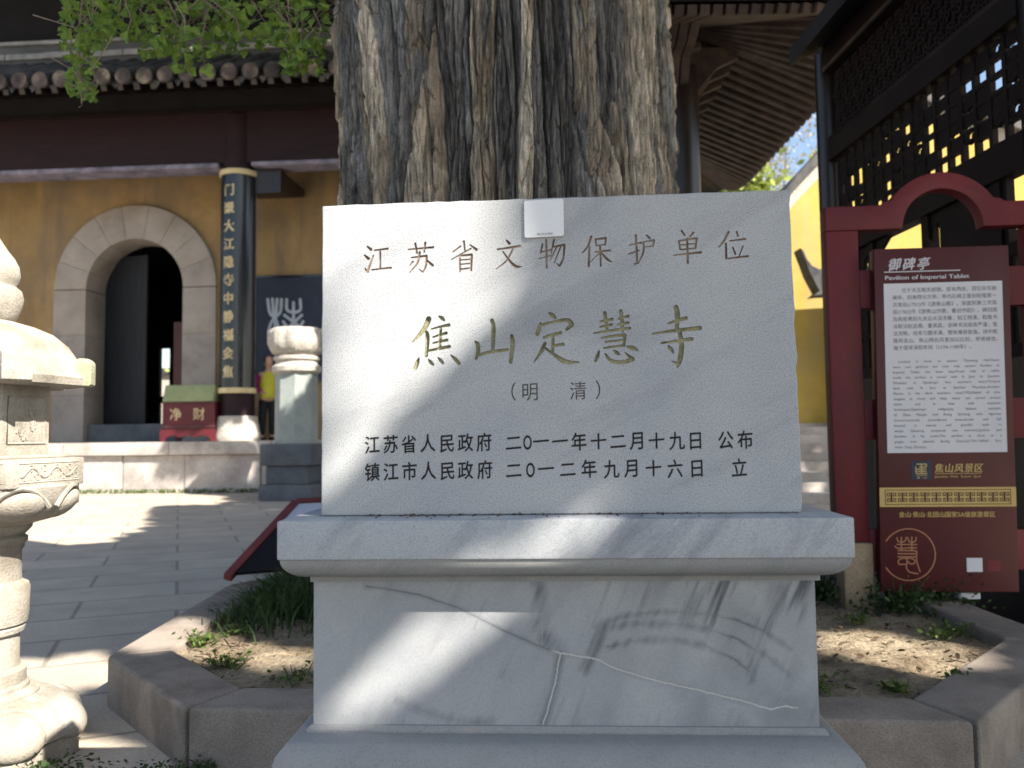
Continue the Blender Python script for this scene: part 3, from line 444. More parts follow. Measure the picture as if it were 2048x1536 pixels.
    # loose chips and hairline marks
slab()
def profile_block(name, m, levels, parent, yb, bevel=.004, jitter=0):
    """a moulded rectangular block: levels of (half width, front y, z)"""
    mb = MB(); vs = []
    for hw, yf, z in levels: vs += [(-hw, yf, z), (hw, yf, z), (hw, yb + (hw - .62), z), (-hw, yb + (hw - .62), z)]
    n = len(levels); fs = [(3, 2, 1, 0), tuple(4 * (n - 1) + i for i in range(4))]
    fs += [(4 * k + i, 4 * k + (i + 1) % 4, 4 * k + 4 + (i + 1) % 4, 4 * k + 4 + i) for k in range(n - 1) for i in range(4)]
    mb.add(vs, fs); return mb.build(name, m, parent, bevel=bevel, smooth=True)
def pedestal():
    profile_block('cap', 'cap', [(.690, -.110, 1.0525), (.690, -.110, 1.1475)], ST, .36, .006)
    lev = [(.690 - .072 * (1 - math.cos(t)) - .006, -.104 + .082 * (1 - math.cos(t)), 1.0520 - .052 * math.sin(t)) for t in np.linspace(0, math.pi / 2, 9)]
    lev = [(.684, -.104, 1.0523)] + lev[1:] + [(.612 + .022, -.018, .998), (.634, -.018, .985)]
    profile_block('cap_moulding', 'moulding', lev[::-1], ST, .36, 0)
    # dado with its veins and the filled crack
    nx, nz = 520, 156; x = np.linspace(-.6265, .6225, nx); z = np.linspace(.632, .9845, nz); X, Z = np.meshgrid(x, z)
    def dist(pl):
        P = np.array(pl, float) / 1000; d = np.full(X.shape, 9.); wx = X + .0035 * fbm(X * 45, Z * 45, 4, 2); wz = Z + .0045 * fbm(X * 45, Z * 45, 4, 6)
        for a, b in zip(P[:-1], P[1:]):
            e = b - a; t = np.clip(((wx - a[0]) * e[0] + (wz - a[1]) * e[1]) / (e @ e), 0, 1); d = np.minimum(d, np.hypot(wx - a[0] - e[0] * t, wz - a[1] - e[1] * t))
        return d
    V = np.zeros(X.shape); F = np.zeros(X.shape); nz1 = .55 + .9 * (fbm(X * 14, Z * 14, 4, 4) + .5)
    def add(k, wd, amt, soft=0): 
        global _
        d = dist(VEINS[k]); return np.clip(1 - d / wd, 0, 1) ** (2 if soft else 1) * amt * nz1
    dm = dist(VEINS['main']); V = np.maximum(V, np.exp(-(dm / .003) ** 2) * .75 * np.clip(nz1, 0, 1)); V = np.maximum(V, np.exp(-(dm / .014) ** 2) * .28 * nz1)
    gate = np.clip((X - .0) / .06 + .9 + 3 * fbm(X * 25, Z * 3, 3, 11), 0, 1); F = np.maximum(F, np.clip(1.5 - dm / .0013, 0, 1) * gate)
    for k, wd, am in (('c3', .016, .5), ('c2', .006, .35)):
        d = dist(VEINS[k]); V = np.maximum(V, np.exp(-(d / wd) ** 2) * am * nz1); F = np.maximum(F, np.clip(1.5 - d / .0012, 0, 1) * (.9 if k == 'c3' else .2))
    grain = np.clip(.62 + 1.7 * fbm((X - Z * .45) * 70, (Z + X * .4) * 7, 5, 31), 0, 1.3); patch = np.clip(.5 + 2.6 * fbm(X * 9, Z * 9, 4, 40), 0, 1.2)
    for k, wd, am in (('a', .0030, .75), ('b', .0040, .7), ('c', .0042, .65), ('d', .004, .5), ('e', .003, .55), ('g', .003, .4)):
        V = np.maximum(V, np.exp(-(dist(VEINS[k]) / wd) ** 2) * am * np.clip(patch, .6, 1.2))
    for k, wd, am in (('a', .013, .8), ('b', .015, .8), ('c', .014, .75), ('s1', .024, 1.0), ('s2', .030, .95), ('s3', .026, .95), ('s4', .020, .9), ('s5', .026, .95), ('d', .016, .45), ('e', .009, .4), ('g', .012, .5), ('h', .05, .5)):
        V = np.maximum(V, np.exp(-(dist(VEINS[k]) / wd) ** 2) * am * ((.30 + .70 * grain) if k in 'abcdh' else grain) * np.clip(patch, .75, 1.1))
    st = fbm((X - Z * .42) * 55, (Z + X * .35) * 5, 5, 31); right = np.clip((X + .18) * 1.8, .10, 1)
    V = np.maximum(V, np.clip((st + .10) * 3.0, 0, .85) * right * np.clip(.55 + 2.4 * fbm(X * 6, Z * 4, 3, 44), 0, 1))
    V = np.maximum(V, (.12 + .46 * patch * right) * np.clip(.6 + fbm(X * 3, Z * 3, 3, 51), 0, 1))
    rx = .01; yf = -.012 * np.ones(X.shape); v = np.stack([X, yf + .0006 * fbm(X * 30, Z * 30, 3, 1), Z], -1).reshape(-1, 3)
    mb = MB(); mb.v = [tuple(p) for p in v]; mb.f = [(j * nx + i, j * nx + i + 1, (j + 1) * nx + i + 1, (j + 1) * nx + i) for j in range(nz - 1) for i in range(nx - 1)]
    b0 = len(mb.v); mb.add([(x[0], -.012, z[0]), (x[-1], -.012, z[0]), (x[-1], .355, z[0]), (x[0], .355, z[0]), (x[0], -.012, z[-1]), (x[-1], -.012, z[-1]), (x[-1], .355, z[-1]), (x[0], .355, z[-1])], [(1, 2, 6, 5), (2, 3, 7, 6), (3, 0, 4, 7), (4, 5, 6, 7)])
    o = mb.build('dado', 'dado', ST)
    for nm, A in (('vein', V), ('fill', F)):
        at = o.data.attributes.new(nm, 'FLOAT', 'POINT'); at.data.foreach_set('value', np.concatenate([np.clip(A, 0, .92).reshape(-1), np.zeros(8)]).astype(np.float32))
    lev = [(.632, -.020, .632), (.640, -.028, .622), (.640, -.028, .617)]
    for t in np.linspace(0, math.pi / 2, 8): lev.append((.645 + .052 * math.sin(t) , -.034 - .082 * math.sin(t), .617 - .052 * (1 - math.cos(t)) - .004 * math.sin(t)))
    lev += [(.700, -.118, .556)]
    profile_block('base_moulding', 'base', lev[::-1], ST, .37, 0)
    profile_block('base_block', 'base', [(.700, -.1195, -.05), (.700, -.1195, .5545)], ST, .37, .008)
pedestal()
def litter():
    mb = MB()
    for i in range(230):
        u = random.choice([random.uniform(-.62, .6), random.gauss(-.05, .12), random.gauss(-.35, .1), random.gauss(.25, .2)]); y = -abs(random.gauss(0, .016)) - .002 if random.random() < .8 else random.uniform(-.1, -.01)
        if abs(u) > .66: continue
        p = ST.matrix_basis if False else None
        c, s = math.cos(R(-3)), math.sin(R(-3)); wx = .11725 + u * c - y * s; wy = 2.1 + u * s + y * c
        leafq(mb, (wx, wy, 1.1495 + random.uniform(0, .0025)), random.uniform(.004, .013), (random.gauss(0, .4), random.gauss(0, .4), 1))
    tag(mb.build('dry_litter', 'litter'), kind='stuff')
litter()
# ------------------------------------------------------------------ the old ginkgo
GT = thing('ginkgo_tree', 'huge old ginkgo tree with deeply furrowed grey bark behind the stele', 'tree', (0, 5.35, 0))
def trunk():
    n = 1500; zs = np.concatenate([np.linspace(.1, 2.5, 60), np.linspace(2.52, 4.75, 420), np.linspace(4.8, 6.3, 20)])
    th = np.concatenate([np.linspace(0, np.pi - .25, 200, endpoint=False), np.linspace(np.pi - .25, 2 * np.pi, n - 200, endpoint=False)]); TH, Z = np.meshgrid(th, zs)
    rad = 1.055 + .10 * np.exp(-(Z - .1) / .5) - .018 * (Z - 2.5) * 0
    s = TH * 1.05; s = s + .10 * fbm(s * 1.3, Z * .5, 3, 2) + .030 * fbm(s * 6, Z * 1.6, 3, 9) + .010 * fbm(s * 26, Z * 7, 3, 12); sk = s + .05 * Z * np.sin(TH * 2 + 1)
    zz = Z + .16 * fbm(s * 20, Z * 3, 3, 14)
    f1, f2, idp = cells(sk / .140, zz / 2.3, 3); d1 = f2 - f1; rid = np.clip(d1 / .16, 0, 1); rid = rid * rid * (3 - 2 * rid)
    g1, g2, idq = cells(sk / .058 + 7, zz / .95, 21); d2 = g2 - g1; rid2 = np.clip(d2 / .22, 0, 1); rid2 = rid2 * rid2 * (3 - 2 * rid2)
    h1, h2, idr = cells(sk / .024 + 3, zz / .22, 41); rid3 = np.clip((h2 - h1) / .16, 0, 1)
    rn = lambda a, b, o, sd: 1 - np.abs(2 * (fbm(a, b, o, sd) + .5) - 1) * 2
    fib = rn(sk * 24, Z * 2.6, 3, 60) * .55 + rn(sk * 62, Z * 6, 3, 66) * .45
    disp = -.060 * (1 - rid) + .060 * (idp - .5) - .026 * (1 - rid2) * (.5 + .5 * rid) + .030 * (idq - .5) - .014 * (1 - rid3) + .016 * (idr - .5) + .024 * (fib - .5) + .03 * fbm(sk * 3, Z * .8, 3, 77) + .022 * np.sin(TH * 5 + .7) + .025 * np.sin(TH * 3 + 2)
    r = rad + disp; lean = -.045 * (Z - 3.4) * (Z < 5) - .045 * 1.6 * (Z >= 5)
    X = r * np.cos(TH) * 1.03 + lean * 1.0 - .04; Y = r * np.sin(TH)
    # tone by bark plate: grey, blue grey, brown, buff; zones round the trunk
    px = np.clip(-np.cos(TH) * -1, -1, 1) * np.where(np.sin(TH) < 0, 1, .3)      # -1 left .. 1 right on the side that faces the path
    pal = np.array([(.115, .110, .108), (.185, .178, .172), (.24, .242, .245), (.27, .228, .185), (.37, .318, .258), (.50, .445, .37)])
    w_ = np.stack([.22 + 1.3 * np.exp(-((px - .16) / .22) ** 2), .8 + 0 * px, .35 + .9 * np.exp(-((px + .62) / .14) ** 2) + .8 * np.exp(-((px - .38) / .09) ** 2), .3 + 1.1 * np.exp(-((px + .42) / .25) ** 2), .2 + .8 * np.exp(-((px + .35) / .3) ** 2) + .5 * np.exp(-((px - .6) / .2) ** 2), .06 + 2.0 * np.exp(-((px - .66) / .18) ** 2)], 0)
    w_ = np.cumsum(w_ / w_.sum(0), 0); pick = np.clip(idp * .55 + idq * .45 + .35 * fbm(sk * 9, Z * 1.2, 3, 90), 0, .999); pick = np.clip((pick - .5) * 1.45 + .5, 0, .999)
    k = np.clip((pick[None] > w_).sum(0), 0, 5); c = pal[k]
    c = 1.12 * c * (1 + 1.1 * fbm(sk * 40, Z * 4, 4, 95))[..., None] + .05 * np.clip(fib - .6, 0, 1)[..., None]
    cz = np.concatenate([c.reshape(-1, 3), np.ones((n * len(zs), 1))], 1).astype(np.float32)
    v = np.stack([X, Y, Z], -1).reshape(-1, 3); me = bpy.data.meshes.new('trunk'); nz = len(zs)
    j, i = np.meshgrid(np.arange(nz - 1), np.arange(n), indexing='ij'); i2 = (i + 1) % n
    F = np.stack([j * n + i, j * n + i2, (j + 1) * n + i2, (j + 1) * n + i], -1).reshape(-1, 4)
    me.vertices.add(len(v)); me.vertices.foreach_set('co', v.reshape(-1)); me.loops.add(F.size); me.loops.foreach_set('vertex_index', F.reshape(-1).astype(np.int32))
    me.polygons.add(len(F)); me.polygons.foreach_set('loop_start', np.arange(0, F.size, 4, dtype=np.int32)); me.polygons.foreach_set('loop_total', np.full(len(F), 4, dtype=np.int32))
    me.update(); me.validate(); a = me.attributes.new('tone', 'FLOAT_COLOR', 'POINT'); a.data.foreach_set('color', cz.reshape(-1))
    for p in me.polygons: p.use_smooth = True
    link('trunk', me, 'bark', GT)
trunk()
def gt(p): return (p[0], p[1] - 5.35, p[2])
def tree_bits():
    # broken twig on the left of the trunk
    tw = MB(); tw.tube([gt(p) for p in [(-1.08, 4.62, 4.0), (-1.15, 4.5, 3.98), (-1.20, 4.42, 3.945), (-1.265, 4.36, 3.905)]], [.03, .02, .014, .009], 7); tw.build('broken_twig', 'branch', GT, smooth=True)
    lm = MB()
    for e in [((-.8, 5.1, 6.6), (-2.0, 4.9, 6.3), (-3.2, 4.95, 5.3)), ((.3, 4.2, 7), (1.5, 2, 9), (3.5, -3, 10.5)), ((.8, 4.8, 6.9), (3, 3.6, 8.5), (7.5, 2, 12)), ((-.6, 4.8, 7), (-2, 1, 9.5), (-5, -3, 11)), ((-.9, 5.6, 7.2), (-3, 7, 9.5), (-6, 9, 13.5))]:
        q = smoothpts([(-.1, 5.35, 5.6)] + list(e), 5); m = len(q); lm.tube([gt(p) for p in q], [.5 * (1 - .8 * i / m) for i in range(m)], 10)
    lm.build('limb', 'branch', GT, smooth=True)
    # the low leafy branch that hangs into the top left of the view
    lf = MB(); tg = MB(); Y0 = 4.9
    def P(px, py, dy=0): 
        y = Y0 + dy; return ((px - 1024) / 1650 * y, y, 1.35 + (878 - py) / 1650 * y)
    boxes = [(105, 200, -60, 75, 170), (190, 500, -70, 60, 420), (260, 480, 30, 95, 150), (330, 410, 70, 125, 40), (510, 650, -70, 80, 270), (560, 645, 60, 135, 90), (118, 178, 60, 175, 80), (140, 180, 165, 200, 7), (-60, 100, -120, -50, 40)]
    for x0, x1, y0, y1, cnt in boxes:
        for _ in range(cnt):
            px, py, dy = random.uniform(x0, x1), random.uniform(y0, y1), random.gauss(0, .28)
            p = P(px, py, dy); leafq(lf, gt(p), random.uniform(.036, .078), (random.gauss(0, .7), -.8 + random.gauss(0, .5), random.gauss(.35, .5)), True)
            if random.random() < .12: tg.tube([gt(p), gt((p[0] + random.gauss(0, .05), p[1] + random.gauss(0, .03), p[2] + .10)), gt((p[0] + random.gauss(0, .08), p[1], p[2] + .2))], [.002, .003, .004], 4)
    for x, y in ((150, 190), (300, 60), (400, 110), (470, 40), (600, 120), (230, 20)):
        a = P(x, y); b = P(x + random.uniform(-25, 25), -90); m = [(a[i] + b[i]) / 2 + random.gauss(0, .02) for i in range(3)]; tg.tube([gt(a), gt(m), gt(b), gt((-2.6 + random.uniform(-.4, .8), 4.95, 5.5))], [.004, .006, .009, .018], 5)
    tg.tube([gt(P(640, -120)), gt(P(400, -95)), gt(P(150, -110))], [.05, .035, .02], 7)
    br = tg.build('leafy_twigs', 'branch', GT); lf.build('leaves', 'leaf', br)
tree_bits()
# ------------------------------------------------------------------ stone lantern
def lantern():
    t = thing('stone_lantern', 'carved pale granite lantern with gourd finial at the left edge', 'stone lantern', (-2.325, 3.62, 0)); a0 = R(-20 + 2)
    def hexp(r, z, bulge=0): return [(r * math.cos(-a0 - 2 * math.pi * k / 6), r * math.sin(-a0 - 2 * math.pi * k / 6)) for k in range(6)]
    # octagonal foot, lotus dome, shaft with rings
    MB().lathe([(.425, -.02), (.425, .075), (.40, .10)], 8, rot=R(22.5 - 14)).build('foot', 'lantern', t, bevel=.012, smooth=True)
    pet = lambda a, k: 1 + (.075 * abs(math.cos(4 * a + .5)) ** .45 - .04) * (1 if 1 <= k <= 6 else .2)
    MB().lathe([(.385, .085), (.405, .105), (.40, .15), (.365, .20), (.30, .238), (.235, .262), (.20, .275)], 128, mod=pet).build('lotus_base', 'lantern', t, smooth=True)
    MB().lathe([(.245, .25), (.245, .268), (.205, .285), (.205, .30), (.192, .31), (.192, .362), (.168, .378), (.163, .40), (.163, .515), (.180, .525), (.184, .545), (.176, .556), (.190, .562), (.192, .575), (.196, .60), (.198, .71), (.192, .728), (.172, .738), (.165, .745), (.162, .87), (.172, .885), (.172, .90), (.185, .912), (.185, .93), (.172, .94), (.20, .97), (.205, 1.0), (.19, 1.03)], 64).build('shaft', 'lantern', t, smooth=True)
    def petals(name, n, r, z, a, b, c, tilt, ph):
        for i in range(n):
            an = ph + 2 * math.pi * i / n; mb = MB(); mb.lathe([(math.sin(x) * 1, -math.cos(x)) for x in np.linspace(.02, math.pi - .02, 14)], 24); out = []
            for x, y, zz in mb.v:
                p = Vector((x * a, y * b * (1 - .25 * zz * 0), zz * c)); p.rotate(Matrix.Rotation(tilt, 3, 'Y')); p.x += r; p.z += z; p.rotate(Matrix.Rotation(an, 3, 'Z')); out.append(tuple(p))
            mb.v = out; mb.build(name, 'lantern', t, smooth=True)
    petals('lotus_petal', 8, .345, .15, .115, .130, .072, R(38), R(10)); petals('bowl_petal', 8, .318, 1.075, .085, .105, .05, R(-38), R(14))
    # bowl of lotus petals under the carved platform
    mod = lambda a, k: 1 + .07 * (abs(math.cos(4 * a + .9)) ** .5 - .7) * (1 if 0 < k < 7 else .1)
    MB().lathe([(.19, .985), (.27, 1.005), (.315, 1.035), (.345, 1.07), (.362, 1.105), (.372, 1.135), (.375, 1.155), (.36, 1.165)], 128, mod=mod).build('lotus_bowl', 'lantern', t, smooth=True)
    hb = MB()
    for q in range(8):
        a = 2 * math.pi * (q + .5) / 8 - .225 * 0 - .9 / 4 - math.pi / 8 * 0
        pts = [((.372 + .006 * math.cos(x)) * math.cos(a + .34 * x / 1.57), (.372 + .006 * math.cos(x)) * math.sin(a + .34 * x / 1.57), 1.155 - .085 * (abs(x) / 1.57) ** 2) for x in np.linspace(-1.57, 1.57, 9)]
        hb.tube(pts, .011, 6)
    hb.build('petal_rim', 'lantern', t, smooth=True)
    pl = MB(); pl.prism(hexp(.405, 0), 1.155, 1.275, 'z'); pl.prism(hexp(.355, 0), 1.275, 1.29, 'z'); plo = pl.build('platform', 'lantern', t, bevel=.008, smooth=True)
    ch = MB(); ch.prism(hexp(.262, 0), 1.285, 1.60, 'z'); cho = ch.build('fire_chamber', 'lantern', t, bevel=.01, smooth=True)
    def face(r, k, m):        # middle and direction of hexagon face k
        p = np.array([r * math.cos(a0 * -1 - 2 * math.pi * k / 6), r * math.sin(-a0 - 2 * math.pi * k / 6)]); q = np.array([r * math.cos(-a0 - 2 * math.pi * (k + 1) / 6), r * math.sin(-a0 - 2 * math.pi * (k + 1) / 6)])
        return p, q
    rel = MB(); rel2 = MB(); fr = MB()
    for k in range(6):
        p, q = face(.405, k, 0); d = (q - p) / np.linalg.norm(q - p); n = np.array([d[1], -d[0]]); n = n if n @ p > 0 else -n
        def onf(u, z, o, p=p, q=q, n=n): e = p + (q - p) * u + n * o; return (e[0], e[1], z)
        for z in (1.178, 1.257): fr.tube([onf(.08, z, 0), onf(.92, z, 0)], .0035, 4)
        rel.tube([onf(u, 1.217 + .020 * math.sin(u * 19), .001) for u in np.linspace(.12, .88, 40)], .005, 5)
        for j in range(9):
            u = .14 + .09 * j; rel.tube([onf(u + .03 * math.cos(x), 1.217 + (.018 if j % 2 else -.018) + .014 * math.sin(x), .001) for x in np.linspace(0, 4.5, 9)], .0038, 5)
        p, q = face(.262, k, 0); n = np.array([(q - p)[1], -(q - p)[0]]); n = n / np.linalg.norm(n); n = n if n @ p > 0 else -n
        def onc(u, z, o=.001, p=p, q=q, n=n): e = p + (q - p) * u + n * o; return (e[0], e[1], z)
        fr.tube([onc(.10, 1.34), onc(.10, 1.54), onc(.90, 1.54), onc(.90, 1.34), onc(.10, 1.34)], .006, 4)
        for j in range(10):
            u0 = random.uniform(.16, .72); z0 = random.uniform(1.36, 1.52); ph = random.random() * 6
            rel2.tube([onc(u0 + .022 * i, z0 + .012 * math.sin(ph + i * 1.5)) for i in range(6)], .0052, 5)
    rel.build('vine_carving', 'lantern', plo, smooth=True); fr.build('raised_border', 'lantern', t, smooth=True); rel2.build('wave_carving', 'lantern', cho, smooth=True)
    # domed hexagonal roof with six upturned corner blocks
    hx = lambda a, k: (lambda b: math.cos(math.pi / 6) / math.cos(((a + a0) % (math.pi / 3)) - math.pi / 6))(a)
    rf = MB(); rf.lathe([(.37, 1.590), (.405, 1.595), (.412, 1.628), (.395, 1.64), (.375, 1.66), (.355, 1.71), (.32, 1.77), (.26, 1.825), (.19, 1.857), (.13, 1.875), (.10, 1.885)], 96, mod=lambda a, k: 1 + (hx(a, k) / .93 - 1) * min(1, max(.25, 1.2 - k * .1)))
    rfo = rf.build('roof', 'lantern', t, smooth=True)
    for k in range(6):
        a = -a0 - math.pi / 3 * k; c, s = math.cos(a), math.sin(a); e = MB()
        poly = [(.335, 1.60), (.425, 1.592), (.437, 1.60), (.437, 1.70), (.425, 1.715), (.385, 1.718), (.36, 1.70), (.345, 1.66)]
        e.prism(poly, -.058, .058); e.v = [(x * c - y * s, x * s + y * c, z) for x, y, z in e.v]; e.build('corner_block', 'lantern_moss' if k in (0, 2) else 'lantern', t, bevel=.012, smooth=True)
        # lip that curls along the eave between two corners
        a1 = a - math.pi / 3; p = np.array([math.cos(a), math.sin(a)]) * .40; q = np.array([math.cos(a1), math.sin(a1)]) * .40
        lip = MB(); lip.tube([(p[0] + (q[0] - p[0]) * u + .02 * (p + q)[0], p[1] + (q[1] - p[1]) * u + .02 * (p + q)[1], 1.648 - .030 * math.sin(u * math.pi)) for u in np.linspace(.05, .95, 13)], .013, 6); lip.build('eave_lip', 'lantern', rfo, smooth=True)
    MB().lathe([(.10, 1.875), (.118, 1.89), (.13, 1.915), (.142, 1.95), (.147, 1.985), (.138, 2.02), (.118, 2.036), (.118, 2.045), (.128, 2.06), (.132, 2.09), (.126, 2.13), (.108, 2.165), (.085, 2.195), (.06, 2.235), (.035, 2.28), (.012, 2.315), (.002, 2.325)], 48).build('finial', 'lantern', t, smooth=True)
lantern()
# ------------------------------------------------------------------ red sign
def sign():
    t = thing('pavilion_sign', 'red wooden sign frame with arched top holding a maroon bilingual panel', 'sign', (2.405, 5.40, 0), R(-5))
    y0 = .06; fr = MB()
    arc = lambda r, c, z, a, b, n: [(c + r * math.cos(x), z + r * math.sin(x)) for x in np.linspace(a, b, n)]
    C = .475
    pts = [(-.285, 2.86), (.06, 2.86)] + [(.08, 2.865), (.10, 2.88)] + arc(.385, C, 2.685, R(148), R(32), 22) + [(.85, 2.88), (.87, 2.865), (.89, 2.86), (1.205, 2.86), (1.205, 2.695), (C + .26, 2.695)] + arc(.258, C, 2.70, R(8), R(172), 20) + [(C - .26, 2.695), (-.285, 2.695)]
    fr.prism(pts, y0, y0 + .12); fr.build('arched_top_rail', 'sign_red', t, bevel=.008, smooth=True)
    for x0, x1 in ((-.285, -.075), (.995, 1.205)):
        p = MB().box(x0, x1, y0 + .003, y0 + .117, .62, 2.6935).build('post', 'sign_red', t, bevel=.008, smooth=True)
        MB().box(x0 - .02 + .05, x1 + .01, y0 - .03, y0 + .16, -.02, .617).build('footing', 'concrete', p, bevel=.015, smooth=True)
    for z0, z1 in ((2.165, 2.425), (1.29, 1.555), (.44, .70)):
        MB().box(-.0735, .9935, y0 + .012, y0 + .105, z0, z1).build('rail', 'sign_red', t, bevel=.006, smooth=True)
    pn = MB(); pn.box(-.005, .842, -.02, y0 + .009, .315, 2.545); pn.v = [(x + .017 * (z - 2.54), y, z) for x, y, z in pn.v]
    p = pn.build('panel', 'sign_panel', t, bevel=.006, smooth=True)
    sh = lambda mb: setattr(mb, 'v', [(x + .017 * (z - 2.54), y, z) for x, y, z in mb.v]) or mb
    Y = -.0212
    wb = MB(); wb.box(.052, .795, Y, -.0205, 1.203, 2.312); wbo = sh(wb).build('white_text_field', 'sign_white', p)
    yt = Y - .001
    tt = MB()
    for ch, xc in (('御', .122), ('碑', .214), ('亭', .306)):
        a, f, lo, hi = glyph(ch)
        for dx, dz in ((0, 0), (.003, .0015)): tt.add([(xc + dx + (q[0] - (lo[0] + hi[0]) / 2) * .082 + .22 * (q[1] - .36) * .082, Y - dx * .05 - .0002, 2.437 + dz + (q[1] - .36) * .088 + .12 * (q[0] - .5) * .08) for q in a], f)
    tt.box(.056, .537, Y, -.0205, 2.386, 2.392); put_text(tt, 'Pavilion of Imperial Tablet', .062, .592, 2.351, .040, Y, em=1.05); put_text(tt, 'Pavilion of Imperial Tablet', .0635, .5935, 2.351, .040, Y - .0002, em=1.05)
    sh(tt).build('title_lettering', 'sign_white', p)
    zh = ['位于天王殿东前侧，原有两座，现仅存东御', '碑亭，四角攒尖方亭。亭内石碑正面刻乾隆第一', '次南巡(1751)作《游焦山歌》，背面刻第三次南', '巡(1762)作《游焦山作歌，叠旧作韵》，碑四周', '及底座镌刻九龙云水深浮雕，刻工精湛。乾隆书', '法取法赵孟頫、董其昌，该碑书法结体严谨，笔', '法流畅，线条匀圆丰满，整体雍容俊逸。诗中乾', '隆将金山、焦山两处风景加以比较，亭傍银杏，', '植于南宋淳熙年间（1174-1189年）。']
    mb = MB()
    for i, l in enumerate(zh):
        z = 2.265 - i * .0473; x0 = .165 if i == 0 else .105; x1 = .757 if i < 8 else .59; put_text(mb, l, x0, x1, z, .031, yt, em=.95)
    en = ['Located in front of eastern Tianwang Hall.There', 'were two pavilions but now only eastern Pavilion of', 'Imperial Tablet has been kept.Front side of tablet', 'inside the pavilion is carved with A Jour to Jiaoshan', "Mountain in Qianlong's first southern tour(1751)and", 'back with A Jour to Jiaoshan Mountain.Another', 'Rhyme in the third southern tour(1762).Relief of nine', 'dragons in cloud and deep water are carved around', 'tablet and in base with exquisite', "techniques.Qianlong's calligraphy follows example", 'of Zhao Mengfu and Dong Qichang with rigorous', 'structure,smooth pencraft,and even,circular and full', 'line,and a natural and graceful style in', 'whole. Qianlong compared two sceneries,Jinshan and', 'Jiaoshan in his poem.The pavilion is close to a', 'gingko tree planted during Chunxi(1174-1189)of Sou-', 'thern Song Dynasty.']
    for i, l in enumerate(en):
        z = 1.797 - i * .0347; x0 = .135 if i == 0 else .098; x1 = .762; ws = l.split(' '); h = .0235
        wid = [(glyph(w_)[3][0] - glyph(w_)[2][0]) * h * .98 for w_ in ws]; gap = (x1 - x0 - sum(wid)) / max(1, len(ws) - 1)
        if i == 16: gap = .014
        k = 1.0
        if gap < .006: k = (x1 - x0 - .006 * (len(ws) - 1)) / sum(wid); gap = .006
        x = x0
        for w_, wd in zip(ws, wid): put_text(mb, w_, x, x + wd * k, z, h, yt, em=1.0); x += wd * k + gap
    sh(mb).build('paragraph_lettering', 'sign_text', wbo)
    lg = MB(); lg.box(.198, .326, Y, -.0205, 1.030, 1.150); lgo = sh(lg).build('navy_logo_square', 'navy', p)
    g = MB()
    for (a, b, w_) in [((.232, 1.130), (.292, 1.130), .006), ((.292, 1.130), (.292, 1.112), .006), ((.248, 1.112), (.292, 1.112), .006), ((.226, 1.116), (.226, 1.074), .006), ((.226, 1.098), (.292, 1.098), .006), ((.262, 1.13), (.262, 1.066), .006), ((.226, 1.084), (.292, 1.084), .006), ((.226, 1.070), (.296, 1.070), .006), ((.224, 1.058), (.296, 1.058), .003)]:
        g.bar((a[0], Y - .0012, a[1]), (b[0], Y - .0012, b[1]), .0006, w_, (0, 0, 1)) if a[1] == b[1] else g.box(a[0] - w_ / 2, a[0] + w_ / 2, Y - .0014, Y - .0008, b[1], a[1])
    put_text(g, '焦', .233, .251, 1.043, .016, Y - .001); put_text(g, '山', .268, .292, 1.043, .012, Y - .001); sh(g).build('emblem', 'sign_gold', lgo)
    gt_ = MB()
    for i, ch in enumerate('焦山风景区'):
        xc = .372 + i * .061; a, f, lo, hi = glyph(ch); gt_.add([(xc + (q[0] - (lo[0] + hi[0]) / 2) * .058 + .18 * (q[1] - .36) * .05, Y, 1.102 + (q[1] - .36) * .062) for q in a], f); gt_.add([(xc + .0018 + (q[0] - (lo[0] + hi[0]) / 2) * .058 + .18 * (q[1] - .36) * .05, Y - .0002, 1.102 + (q[1] - .36) * .062) for q in a], f)
    gt_.box(.345, .632, Y, -.0205, 1.066, 1.069); put_text(gt_, 'Jiaoshan  Park  Scenic  Spot', .342, .630, 1.047, .020, Y); put_text(gt_, '金山·焦山·北固山国家5A级旅游景区', .115, .708, .806, .037, Y, em=.95); put_text(gt_, '金山·焦山·北固山国家5A级旅游景区', .1165, .7095, .8065, .037, Y - .0002, em=.95); sh(gt_).build('gold_lettering', 'sign_gold', p)
    bd = MB(); bd.box(-.003, .840, Y - .0008, -.0195, .856, .980); bdo = sh(bd).build('gold_band', 'sign_gold', p)
    ft = MB(); yb = Y - .0022
    def ln(x0, z0, x1, z1, w_=.0052): ft.box(min(x0, x1) - w_ / 2, max(x0, x1) + w_ / 2, yb, yb + .0008, min(z0, z1) - w_ / 2, max(z0, z1) + w_ / 2)
    for z in (.872, .964): ft.box(.030, .808, yb - .0001, yb + .0008, z - .002, z + .002)
    for x in (.032, .806): ft.box(x - .002, x + .002, yb - .0002, yb + .0008, .874, .962)
    for i in range(11):
        cx = .070 + i * .0698; ft.box(cx - .0055, cx + .0055, yb - .0003, yb + .0008, .893, .943)
        for s in (-1, 1):
            for v in (-1, 1):
                zc = .918 + v * .024; e = .0003 + .00005 * (s + 2 * v)
                for (a, b, c_, d) in ((.002, .003, .026, .003), (.026, .003, .026, -.015), (.026, -.015, .013, -.015), (.013, -.015, .013, -.007)):
                    x0, x1 = cx + s * a, cx + s * c_; z0, z1 = zc + v * b, zc + v * d; ft.box(min(x0, x1) - .0024, max(x0, x1) + .0024, yb - e, yb + .0008, min(z0, z1) - .0024, max(z0, z1) + .0024)
    sh(ft).build('fret_pattern', 'sign_panel', bdo)
    se = MB()
